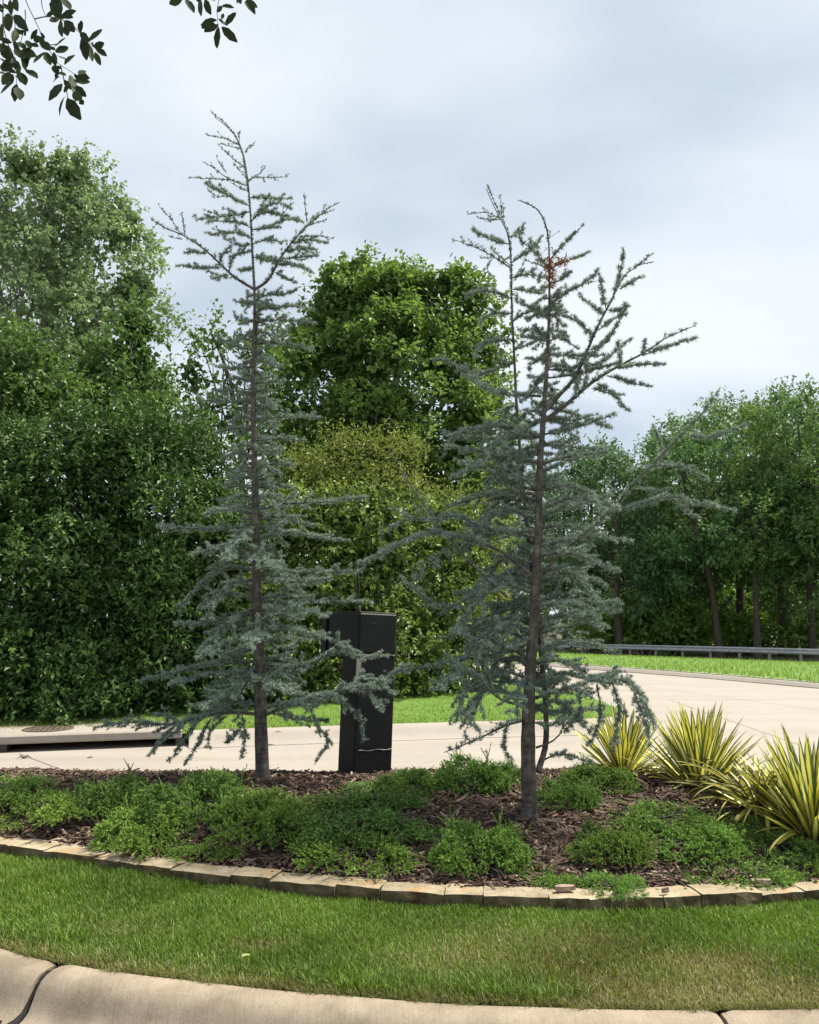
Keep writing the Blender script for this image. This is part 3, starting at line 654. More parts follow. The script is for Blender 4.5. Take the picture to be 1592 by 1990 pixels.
for px, Y, tpy, vi, lab, lean in woods:
    p = at(px, 1250, Y); H = at(px, tpy, Y)[2] - .2; v = VAR[vi]; k = H / v[2] / 1.02
    r_ = thing('woodland_tree', lab, 'tree', (p[0], p[1], -1.0), wq.uniform(0, 6), 'woodland trees behind the guardrail')
    r_.scale = (k * wq.uniform(.95, 1.1), k * wq.uniform(.95, 1.1), k); r_.rotation_euler[1] = 0
    if lean: r_.rotation_euler = (0, -lean, 0)
    obj('trunk', v[1], None, r_); o = obj('crown', v[0], None, r_); o.color = (*wq.choice([(1, 1, 1), (1.35, 1.25, .85), (.78, .9, .95), (1.1, 1.2, 1.0)]), 1)
# undergrowth and scrub further back coloured as if sunlit, one uncountable mass each
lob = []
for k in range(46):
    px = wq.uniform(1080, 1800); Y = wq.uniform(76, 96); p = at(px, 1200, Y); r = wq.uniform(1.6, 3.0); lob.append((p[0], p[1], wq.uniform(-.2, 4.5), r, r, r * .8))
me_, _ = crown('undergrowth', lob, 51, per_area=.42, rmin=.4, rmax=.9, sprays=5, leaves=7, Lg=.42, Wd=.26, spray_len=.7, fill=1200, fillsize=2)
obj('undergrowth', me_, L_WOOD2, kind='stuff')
lob = []
for k in range(26):
    px = wq.uniform(700, 1900); Y = wq.uniform(104, 124); p = at(px, 1200, Y); r = wq.uniform(3.5, 6); lob.append((p[0], p[1], wq.uniform(2, 15), r, r, r))
me_, _ = crown('far_wood', lob, 52, per_area=.2, rmin=.8, rmax=1.7, sprays=4, leaves=7, Lg=.75, Wd=.5, spray_len=1.2, fill=1800, fillsize=2.2)
obj('far_wood', me_, L_WOOD, kind='stuff')
for k, (px, Y, sc, lab) in enumerate([(1160, 63, 1.9, 'low scrubby bush at the left end of the guardrail'), (1250, 61, 2.1, 'leafy bush behind the guardrail between the thick trunk and the dip'), (1330, 60, 1.7, 'bright bush behind the guardrail left of the leaning trunk'),
                                      (1440, 62, 1.8, 'bright bush between the leaning trunk and the stout trunk'), (1570, 58, 1.6, 'bush behind the guardrail at the right edge')]):
    p = at(px, 1260, Y); q = np.random.default_rng(60 + k)
    lob = [(q.uniform(-1, 1), q.uniform(-.6, .6), q.uniform(.4, 1.5), .8, .8, .6) for _ in range(5)]
    me_, _ = crown('foliage', lob, 60 + k, per_area=1.1, rmin=.25, rmax=.5, sprays=7, leaves=7, Lg=.24, Wd=.14, spray_len=.45)
    r_ = thing('scrub_bush', lab, 'bush', (p[0], p[1], -1.0), 0, 'bushes behind the guardrail'); r_.scale = (sc, sc, sc)
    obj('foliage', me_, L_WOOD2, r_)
    mb = MB()
    for l in lob: mb.tube(smooth([(l[0] * .3, l[1] * .3, 0), (l[0] * .7, l[1] * .7, l[2] * .6), l[:3]], 5), np.linspace(.04, .01, 5), 4)
    obj('stem', mb.mesh('stem', True), M['twig'], r_)

# ------------------------------------------------------------------ guardrail
m, t = mat_new('galvanised_steel'); b = NB(t); f = b.noise(3, 5, .6)
b.out(b.ramp(f, [(.3, (.30, .32, .335)), (.7, (.44, .46, .48))]), .55, .4); M['steel'] = m
gpts = np.array([at(1060, 1250, 65.5), at(1118, 1251, 62), at(1280, 1255, 57.5), at(1440, 1260, 53.6), at(1592, 1265, 50), at(1760, 1270, 46.5)])
gpath = smooth(gpts, 80)[:, :2]
rail = thing('guardrail', 'long galvanised steel guardrail in front of the wood at right', 'guardrail', (*gpath[20], -.95))
prof = [(.0, -.16), (.03, -.15), (.075, -.10), (.075, -.07), (.02, -.02), (.02, .02), (.075, .07), (.075, .10), (.03, .15), (.0, .16), (-.008, .16), (-.008, -.16)]
V, Q, ends = kerb_run(gpath, [(-o, -.95 + .66 + z * 1.15) for o, z in prof])
me = bpy.data.meshes.new('beam'); me.from_pydata((V - np.array(rail.location[:])).tolist(), [], Q.tolist() + ends); me.update(); obj('beam', me, M['steel'], rail)
gc = np.concatenate([[0], np.cumsum(np.linalg.norm(np.diff(gpath, axis=0), axis=1))])
M['post'] = simple('weathered_post', (.22, .21, .19), (.36, .34, .31), 8, .9, .2)
mbp = MB(); mbp.box((0, 0, .38), (.13, .16, .86), bev=.01); pm = mbp.mesh('post'); pm.materials.append(M['post'])
s_ = .6
while s_ < gc[-1]:
    p = np.array([np.interp(s_, gc, gpath[:, 0]), np.interp(s_, gc, gpath[:, 1])]); q = np.array([np.interp(s_ + .05, gc, gpath[:, 0]), np.interp(s_ + .05, gc, gpath[:, 1])])
    o = obj('post', pm, None, rail); tt = nrm(q - p); o.location = (*(p + np.array([-tt[1], tt[0]]) * .12 - np.array(rail.location[:2])), -.03); o.rotation_euler = (0, 0, math.atan2(tt[1], tt[0])); s_ += 1.95

# ------------------------------------------------------------------ black call box on its post
m, t = mat_new('black_paint'); b = NB(t); f = b.noise(5, 4, .6); f2 = b.noise(60, 4, .7)
c = b.ramp(f, [(.3, (.0035, .004, .0065)), (.7, (.0065, .007, .0095))])
c = b.mix(b.ramp(f2, [(.60, (0, 0, 0)), (.78, (.30, .30, .30))]), c, (.05, .045, .04))
b.out(c, .55, .22, b.bump(f2, .12, .003)); M['black'] = m
M['chip'] = simple('chipped_edge', (.16, .155, .15), (.34, .33, .32), 40, .8, 0)
M['plate'] = simple('worn_metal', (.13, .13, .12), (.26, .255, .24), 30, .5, 0, stretch=(1, 1, .05))
M['rubber'] = simple('black_rubber', (.010, .010, .011), (.018, .018, .02), 30, .6, 0)
cb = thing('call_box', 'black gooseneck gate call box post beside the left cedar', 'call box', (-.43, 6.50, .36), R(34))
cb.rotation_euler = (R(0), R(2.2), R(34))
# local +x runs along the right-hand face, local +y away from it; the corner nearest the camera is at (-.02, 0)
HT = at(700, 1190, 6.5)[2] - .36; ZS = at(700, 1272, 6.5)[2] - .36
mb = MB(); mb.box((.165, .13, (ZS) / 2 - .03), (.355, .255, ZS + .06), bev=.008); obj('post', mb.mesh('post'), M['black'], cb)
mb = MB(); mb.box((.165, .262, (HT + ZS) / 2 + .004), (.365, .53, HT - ZS - .006), bev=.014); obj('head', mb.mesh('head'), M['black'], cb)
mb = MB(); mb.box((.165, .262, HT + .003), (.35, .515, .010), bev=.004); obj('lid', mb.mesh('lid'), M['black'], cb)
mb = MB()
for sx in (-.022, .352): mb.box((sx, .565, (HT + ZS) / 2 - .01), (.03, .09, HT - ZS + .01), bev=.005)
mb.box((.165, .565, HT - .012), (.352, .09, .03), bev=.005); obj('hood', mb.mesh('hood'), M['black'], cb)
mb = MB(); mb.box((.165, .535, (HT + ZS) / 2), (.33, .02, HT - ZS - .06), bev=.003); obj('face_plate', mb.mesh('face_plate'), M['plate'], cb)
mb = MB(); mb.box((-.008, -.001, ZS - .10), (.045, .012, .19), bev=.003); obj('corner_strip', mb.mesh('corner_strip'), M['plate'], cb)
mb = MB(); zc = .27; xs = np.linspace(.02, .335, 12)
mb.tube([(x, .001, zc + .004 * math.sin(x * 40)) for x in xs], [.0015, .003, .001, .001, .002, .001, .001, .002, .003, .003, .0035, .003], 5); obj('paint_scratch', mb.mesh('paint_scratch'), M['chip'], cb)
mb = MB(); mb.tube([(-.01, -.002, ZS - .001), (.17, -.002, ZS - .001), (.34, -.002, ZS - .001)], .0018, 4); obj('seam', mb.mesh('seam'), M['chip'], cb)
mb = MB()
for x, z in ((.10, HT - .085), (.13, HT - .085), (.20, HT - .082)): mb.tube([(x, .0, z), (x, -.006, z)], .006, 6)
obj('screw', mb.mesh('screw'), M['rubber'], cb)
ant = MB(); ab = np.array([.12, .25, HT + .01]); ant.tube([ab, ab + [0, 0, .05]], [.020, .017], 8); an = obj('antenna', ant.mesh('antenna', True), M['rubber'], cb)
ant = MB(); ant.tube([ab + [0, 0, .05], ab + [-.012, .0, .22], ab + [-.035, .0, .42]], [.010, .010, .008], 7); obj('whip', ant.mesh('whip', True), M['rubber'], an)

# ------------------------------------------------------------------ blue cedars
def needle_tris(P, Nr, size, K, q, width=.0050, var=None):
    """rosettes: K thin needles fanning out of each point P about the axis Nr"""
    n = len(P); i = np.repeat(np.arange(n), K)
    d = nrm(Nr[i] * .75 + rand_dirs(q, n * K) * .95)
    Lg = (size[i] * q.uniform(.7, 1.15, n * K))[:, None]
    sd = nrm(np.cross(d, rand_dirs(q, n * K))) * width * .5
    b_ = P[i] + d * Lg * .08
    V = np.stack([b_ - sd, b_ + sd, b_ + d * Lg], 1).reshape(-1, 3)
    v = np.clip(var[i] * .6 + q.uniform(0, 1, n * K) * .4, 0, 1)
    return V, np.arange(n * K * 3).reshape(-1, 3), np.repeat(v, 3)
def cedar_branch(root, base, pts3, r0, q, dens=1., twig=.22, spacing=.055, ros=.0155, size=.021, K=9, droop=0., bare=.08, upspikes=.12, mat=None, tip_r=.0022):
    """one limb with side twigs (wood) and its needle rosettes (sub-part)"""
    n = max(6, int(np.sum(np.linalg.norm(np.diff(pts3, axis=0), axis=1)) / .05)); P = smooth(pts3, n)
    P = P + np.cumsum(q.normal(0, .0028, P.shape), axis=0) * np.linspace(0, 1, n)[:, None]
    seg = np.linalg.norm(np.diff(P, axis=0), axis=1); cum = np.concatenate([[0], np.cumsum(seg)]); Lt = cum[-1]
    rad = r0 + (tip_r - r0) * (cum / Lt) ** .75
    mb = MB(); mb.tube(local(P, base), rad, 6 if r0 > .008 else 4)
    lines = [(P, bare, 1.)]
    T = nrm(np.gradient(P, axis=0)); up = np.array([0, 0, 1.])
    s_ = Lt * bare + q.uniform(0, spacing); side = 1
    while s_ < Lt * .985:
        f = s_ / Lt; k = min(np.searchsorted(cum, s_), n - 1)
        t_ = T[k]; h = np.cross(t_, up); h = h / max(np.linalg.norm(h), .15)
        ln = twig * q.uniform(.45, 1.15) * (1 - .72 * f ** 1.4) * min(1, .55 + f * 2.2)
        if q.uniform() < upspikes: d = nrm(t_ * .35 + up * 1. + q.normal(0, .2, 3)); ln *= .7
        else: d = nrm(t_ * .62 + h * side * .85 + up * (.10 - droop) + q.normal(0, .25, 3))
        a = P[k]; m_ = a + d * ln * .5 + q.normal(0, .006, 3); e_ = a + nrm(d + t_ * .22 + up * (.10 - droop * 1.2)) * ln
        tp = smooth([a, m_, e_], 4 if ln < .15 else 5); mb.tube(local(tp, base), np.linspace(max(.0022, rad[k] * .38), .0014, len(tp)), 3)
        lines.append((tp, 0., 1.))
        if ln > .16:
            for _ in range(int(ln / .07)):
                g = q.uniform(.2, .85); a2 = a + (e_ - a) * g; d2 = nrm(d * .7 + np.cross(d, up) * q.choice([-1, 1]) * .8 + up * (.08 - droop) + q.normal(0, .15, 3)); l2 = ln * .38 * (1.1 - g)
                if l2 > .02:
                    tp2 = np.array([a2, a2 + d2 * l2]); mb.tube(local(tp2, base), [.0018, .0012], 3); lines.append((tp2, 0., 1.))
        side = -side; s_ += spacing * q.uniform(.65, 1.4)
    PP, NN, SZ = [], [], []
    for ln_, b0, _ in lines:
        sg = np.linalg.norm(np.diff(ln_, axis=0), axis=1); cm = np.concatenate([[0], np.cumsum(sg)]); tot = cm[-1]
        m_ = int((tot * (1 - b0)) / ros * dens)
        if m_ < 1: continue
        ss = np.sort(tot * b0 + q.uniform(0, 1, m_) * tot * (1 - b0)); k = np.clip(np.searchsorted(cm, ss) - 1, 0, len(sg) - 1); fr = ((ss - cm[k]) / np.maximum(sg[k], 1e-9))[:, None]
        pt = ln_[k] * (1 - fr) + ln_[k + 1] * fr; tg = nrm(ln_[k + 1] - ln_[k])
        nr = rand_dirs(q, m_) * .8 + np.array([0, 0, .55]); nr = nrm(nr - tg * np.sum(nr * tg, 1, keepdims=True) * .8)
        PP.append(pt + nr * .003); NN.append(nr); SZ.append(size * (1.08 - .35 * (ss / tot)) * q.uniform(.8, 1.15, m_))
    wood = obj('branch', mb.mesh('branch', True), M['cedar_bark'], root)
    if PP:
        PP, NN, SZ = np.vstack(PP), np.vstack(NN), np.concatenate(SZ); va = np.clip(q.normal(.5, .22, len(PP)), 0, 1)
        V, Tq, a = needle_tris(local(PP, base), NN, SZ, K, q, var=va)
        nd = obj('needles', mesh_np('needles', V, Tq, {'var': a}), mat or M['needles'], wood); nd['kind'] = 'stuff'
    return wood
def trunk_mesh(P3, radii, base, q, sides=14):
    P = smooth(P3, 70); n = len(P); rr = np.interp(np.linspace(0, 1, n), np.linspace(0, 1, len(radii)), radii)
    rr = rr * (1 + .035 * np.sin(np.arange(n) * 1.9) + q.normal(0, .012, n))
    mb = MB(); mb.tube(local(P, base), rr, sides); return mb, P
def px_path(pts, Y0, dY):
    n = len(pts); d = np.array([0.] + list(np.cumsum([math.hypot(pts[i + 1][0] - pts[i][0], pts[i + 1][1] - pts[i][1]) for i in range(n - 1)]))); d /= d[-1]
    return np.array([at(x, y, Y0 + dY * u) for (x, y), u in zip(pts, d)])

# ---- left cedar
YL = 6.25
tl = [(511, 1522), (508, 1440), (504, 1300), (499, 1150), (497, 1050), (495, 900), (492, 800), (493, 700), (495, 600), (494, 556), (490, 480), (486, 401), (481, 345), (473, 300), (460, 268), (441, 246), (417, 227)]
base = at(511, 1522, YL); base[2] = .42
cedarL = thing('blue_cedar', 'slender blue cedar with a forked bare top, left of the black call box', 'tree', tuple(base))
q = np.random.default_rng(101)
mb, TL = trunk_mesh([at(x, y, YL) for x, y in tl], [.056, .049, .045, .041, .034, .030, .027, .023, .020, .018, .014, .011, .009, .007, .0055, .004, .0025], base, q)
mb.tube(local([[*base[:2], .40], [*base[:2], .47]], base), [.074, .060], 14)
obj('trunk', mb.mesh('trunk', True), M['cedar_bark'], cedarL)
sp = dict(twig=.10, spacing=.07, ros=.0145, size=.0175, K=10, bare=.02, upspikes=.25)       # sparse top shoots with bud-like tufts
md = dict(twig=.13, spacing=.042, ros=.0064, size=.030, K=10)                                # tufted limbs
fl = dict(twig=.21, spacing=.036, ros=.0066, size=.028, K=10, droop=.06)                    # full lower limbs
big = dict(twig=.30, spacing=.036, ros=.0066, size=.029, K=10, droop=.14)
TOPL = [  # pixel path, depth change at the tip, style, root radius
 ([(467, 283), (440, 270), (405, 263)], .05, sp, .004), ([(469, 290), (433, 282)], -.1, sp, .003), ([(477, 297), (483, 287), (488, 276)], .05, sp, .003), ([(465, 275), (467, 255)], 0, sp, .003),
 ([(478, 327), (453, 308), (431, 285)], .1, sp, .004), ([(480, 345), (466, 332), (451, 313)], -.1, sp, .003), ([(481, 361), (446, 348), (411, 321), (395, 312)], .05, sp, .005), ([(448, 349), (405, 347), (366, 344)], .0, sp, .004),
 ([(440, 336), (423, 310)], 0, sp, .003), ([(481, 352), (498, 343), (516, 326)], .1, sp, .004), ([(494, 345), (521, 344), (555, 341)], .05, sp, .003), ([(510, 345), (517, 356)], 0, sp, .002),
 ([(483, 372), (460, 362), (446, 352)], -.15, sp, .003), ([(485, 400), (456, 388), (441, 378), (402, 359)], .05, md, .005), ([(443, 382), (421, 380), (403, 367)], .0, sp, .003), ([(485, 384), (519, 385), (560, 385)], .05, md, .005),
 ([(489, 430), (503, 412), (521, 401), (546, 393), (566, 402)], -.1, md, .005), ([(487, 411), (456, 419), (426, 422), (379, 429)], .05, md, .006), ([(431, 421), (399, 407)], 0, sp, .003), ([(489, 429), (505, 416), (531, 414), (584, 431)], .1, md, .006),
 ([(546, 421), (566, 400)], 0, sp, .002), ([(489, 443), (456, 430), (408, 431)], -.15, md, .005), ([(491, 446), (521, 444), (544, 431), (579, 429)], -.05, md, .006), ([(490, 464), (456, 451), (411, 455)], .15, md, .005),
 ([(456, 455), (414, 444)], 0, sp, .003), ([(490, 474), (468, 479), (441, 468)], -.1, md, .004), ([(491, 474), (519, 466), (546, 470)], .1, md, .004), ([(493, 500), (530, 506), (560, 512)], -.1, md, .004), ([(492, 520), (470, 527)], .1, md, .004),
 ([(494, 562), (456, 539), (426, 512), (401, 489), (360, 461), (325, 446), (291, 427)], -.15, dict(md, twig=.10, spacing=.065, ros=.019), .013), ([(360, 461), (352, 414)], 0, sp, .004), ([(352, 456), (333, 426), (314, 406)], .0, sp, .004),
 ([(355, 465), (332, 463)], 0, sp, .003), ([(401, 493), (364, 490)], -.1, md, .004), ([(431, 519), (388, 522), (354, 517)], -.12, md, .005), ([(446, 534), (411, 543)], .1, md, .004), ([(428, 513), (431, 496), (448, 479)], .0, md, .004),
 ([(446, 526), (453, 501), (488, 491)], .0, md, .005), ([(496, 562), (521, 544), (541, 506), (569, 466), (597, 434), (632, 403), (651, 392)], -.12, dict(md, ros=.018), .013), ([(597, 432), (592, 400), (589, 376)], 0, sp, .004),
 ([(604, 426), (648, 406)], .05, sp, .003), ([(591, 442), (635, 426)], .0, sp, .004), ([(581, 461), (614, 459), (646, 466)], -.1, sp, .005), ([(563, 474), (599, 466), (632, 471)], .1, md, .005), ([(552, 490), (590, 484), (612, 486)], -.15, md, .004),
 ([(546, 504), (581, 501), (611, 500)], .05, md, .005), ([(541, 514), (576, 516), (603, 529)], -.1, md, .005), ([(534, 529), (556, 541), (574, 549)], .0, md, .004), ([(541, 506), (520, 500), (505, 510)], .1, md, .004),
 ([(497, 582), (521, 572), (544, 574), (577, 563)], -.12, md, .007), ([(496, 587), (466, 588)], -.1, md, .006), ([(498, 597), (531, 600), (564, 594), (605, 602)], -.05, md, .007), ([(497, 622), (465, 622), (455, 610)], -.15, md, .006),
 ([(498, 626), (544, 622), (612, 628)], .1, md, .007), ([(498, 640), (540, 655), (560, 640)], -.15, md, .006), ([(497, 640), (460, 662), (425, 662)], .1, md, .006)]
for pts, dY, st, r0 in TOPL: cedar_branch(cedarL, base, px_path(pts, YL, dY), r0, q, **st)
MIDL = [([(497, 668), (550, 668), (602, 677)], .1), ([(495, 682), (450, 672), (428, 660)], -.1), ([(493, 712), (455, 716), (430, 713)], .15), ([(494, 732), (468, 728)], -.1), ([(496, 745), (520, 742), (545, 740)], .1), ([(493, 765), (450, 760), (416, 764)], -.1),
        ([(490, 779), (440, 781), (393, 780)], .15), ([(497, 815), (560, 811), (620, 813)], -.12), ([(490, 835), (455, 832), (424, 838)], .1), ([(497, 856), (545, 852), (587, 855)], .1), ([(494, 872), (520, 878), (542, 878)], -.15),
        ([(497, 905), (540, 903), (572, 907)], .1), ([(490, 915), (465, 918), (443, 926)], -.1), ([(497, 940), (535, 941), (569, 952)], .05), ([(493, 966), (465, 965), (440, 972)], -.1), ([(497, 700), (525, 705), (538, 712)], -.12), ([(497, 790), (530, 790)], .1),
        ([(492, 890), (460, 880), (436, 890)], .1), ([(494, 950), (460, 945), (440, 950)], .15)]
for pts, dY in MIDL: cedar_branch(cedarL, base, px_path(pts, YL, dY), .008, q, **dict(fl, twig=.14, droop=.02))
LOWL = [([(498, 992), (560, 980), (640, 978), (704, 970)], .1, .010), ([(500, 1015), (450, 1027), (395, 1026), (316, 1021)], .05, .011), ([(499, 1032), (450, 1060), (384, 1078)], -.35, .010), ([(500, 1020), (470, 1045), (438, 1086)], -.5, .010), ([(503, 1024), (580, 1038), (657, 1050)], -.25, .010),
        ([(502, 1000), (560, 1010), (610, 1025)], .45, .009), ([(498, 1000), (440, 990), (400, 1000)], .4, .009), ([(499, 1108), (430, 1108), (375, 1155), (348, 1184)], .1, .011), ([(499, 1128), (445, 1138), (400, 1198)], -.3, .010), ([(504, 1105), (600, 1114), (692, 1112)], .15, .011),
        ([(504, 1126), (580, 1131), (642, 1125)], -.35, .010), ([(505, 1170), (600, 1172), (714, 1167)], .2, .011), ([(504, 1186), (590, 1190), (634, 1202)], -.45, .010), ([(501, 1190), (440, 1205), (337, 1212)], .1, .011), ([(501, 1180), (450, 1208), (395, 1267)], -.3, .010),
        ([(503, 1210), (460, 1240), (388, 1277)], -.5, .010), ([(505, 1205), (600, 1232), (650, 1248), (702, 1273)], -.2, .011), ([(505, 1290), (580, 1296), (650, 1270), (702, 1276), (752, 1272)], -.25, .012), ([(502, 1287), (420, 1287), (335, 1310), (281, 1322)], -.1, .012),
        ([(502, 1312), (410, 1310), (328, 1330)], -.35, .011), ([(502, 1292), (455, 1335), (398, 1377)], -.5, .010), ([(505, 1230), (545, 1260), (590, 1240)], .45, .010), ([(500, 1260), (440, 1270), (400, 1262)], .5, .010), ([(506, 1330), (560, 1340), (610, 1360)], .4, .009), ([(503, 1200), (500, 1230), (485, 1262)], -.65, .009),
        ([(502, 1060), (515, 1085), (540, 1110)], -.55, .009), ([(503, 1310), (530, 1330), (560, 1350)], -.5, .009)]
for pts, dY, r0 in LOWL: cedar_branch(cedarL, base, px_path(pts, YL, dY), r0, q, **fl)
VLOW = [([(507, 1393), (590, 1362), (680, 1342), (740, 1328), (792, 1298)], -.25, .015, big), ([(600, 1366), (618, 1415), (640, 1440), (617, 1480)], -.28, .006, dict(fl, twig=.10, droop=.3)), ([(690, 1345), (720, 1352), (746, 1371)], -.3, .006, fl), ([(640, 1352), (690, 1385), (704, 1436)], -.3, .006, dict(fl, twig=.12, droop=.2)),
        ([(660, 1345), (710, 1320), (760, 1345)], .1, .006, fl), ([(505, 1388), (430, 1386), (330, 1408), (250, 1405), (194, 1412)], -.25, .015, big), ([(345, 1405), (312, 1440), (294, 1463)], -.27, .006, dict(fl, twig=.09, droop=.25)), ([(385, 1398), (352, 1446), (328, 1477)], -.3, .006, dict(fl, twig=.09, droop=.25)),
        ([(410, 1396), (380, 1455), (359, 1480)], -.2, .006, dict(fl, twig=.09, droop=.25)), ([(470, 1390), (476, 1430), (470, 1476)], -.3, .005, dict(fl, twig=.08, droop=.3)), ([(478, 1400), (455, 1430), (436, 1443)], -.35, .006, fl), ([(440, 1392), (410, 1420), (405, 1448)], -.15, .005, dict(fl, twig=.08, droop=.25)),
        ([(504, 1375), (440, 1360), (380, 1375)], .3, .009, fl), ([(507, 1380), (570, 1395), (640, 1400)], .35, .009, fl)]
for pts, dY, r0, st in VLOW: cedar_branch(cedarL, base, px_path(pts, YL, dY if pts[0][0] in range(500, 512) else dY * .4), r0, q, **st)

cedar_branch(cedarL, base, TL[46:], .005, q, **dict(sp, ros=.010, twig=.03, bare=0.)); cedar_branch(cedarL, base, TL[22:50:3], .006, q, **dict(md, ros=.006, twig=.05, bare=0.))
# ---- right cedar with its second leader
YR = 5.28
tr = [(1030, 1590), (1027, 1500), (1027, 1400), (1031, 1300), (1038, 1200), (1043, 1100), (1047, 1000), (1050, 900), (1055, 830), (1061, 740), (1066, 650), (1068, 560), (1067, 480), (1062, 440), (1045, 407), (1013, 391)]
baseR = at(1030, 1590, YR); baseR[2] = .38
cedarR = thing('blue_cedar', 'fuller blue cedar with two leaders and long bare arms, right of the call box', 'tree', tuple(baseR))
q = np.random.default_rng(202)
mb, TR = trunk_mesh([at(x, y, YR) for x, y in tr], [.053, .047, .044, .038, .034, .029, .026, .023, .021, .018, .015, .011, .008, .006, .004, .003], baseR, q)
mb.tube(local([[*baseR[:2], .36], [*baseR[:2], .44]], baseR), [.072, .060], 14)
obj('trunk', mb.mesh('trunk', True), M['cedar_bark'], cedarR)
tr2 = [(1046, 1500), (1062, 1425), (1050, 1250), (1022, 1000), (1005, 800), (1001, 720), (995, 600), (993, 500), (985, 450), (972, 425), (960, 400), (945, 366)]
mb2, TR2 = trunk_mesh([at(x, y, YR + .05 + .3 * min(1, i / 3)) for i, (x, y) in enumerate(tr2)], [.020, .018, .017, .015, .014, .013, .011, .010, .008, .006, .004, .0025], baseR, q, 9)
obj('leader', mb2.mesh('leader', True), M['cedar_bark'], cedarR)
Y2 = YR + .35
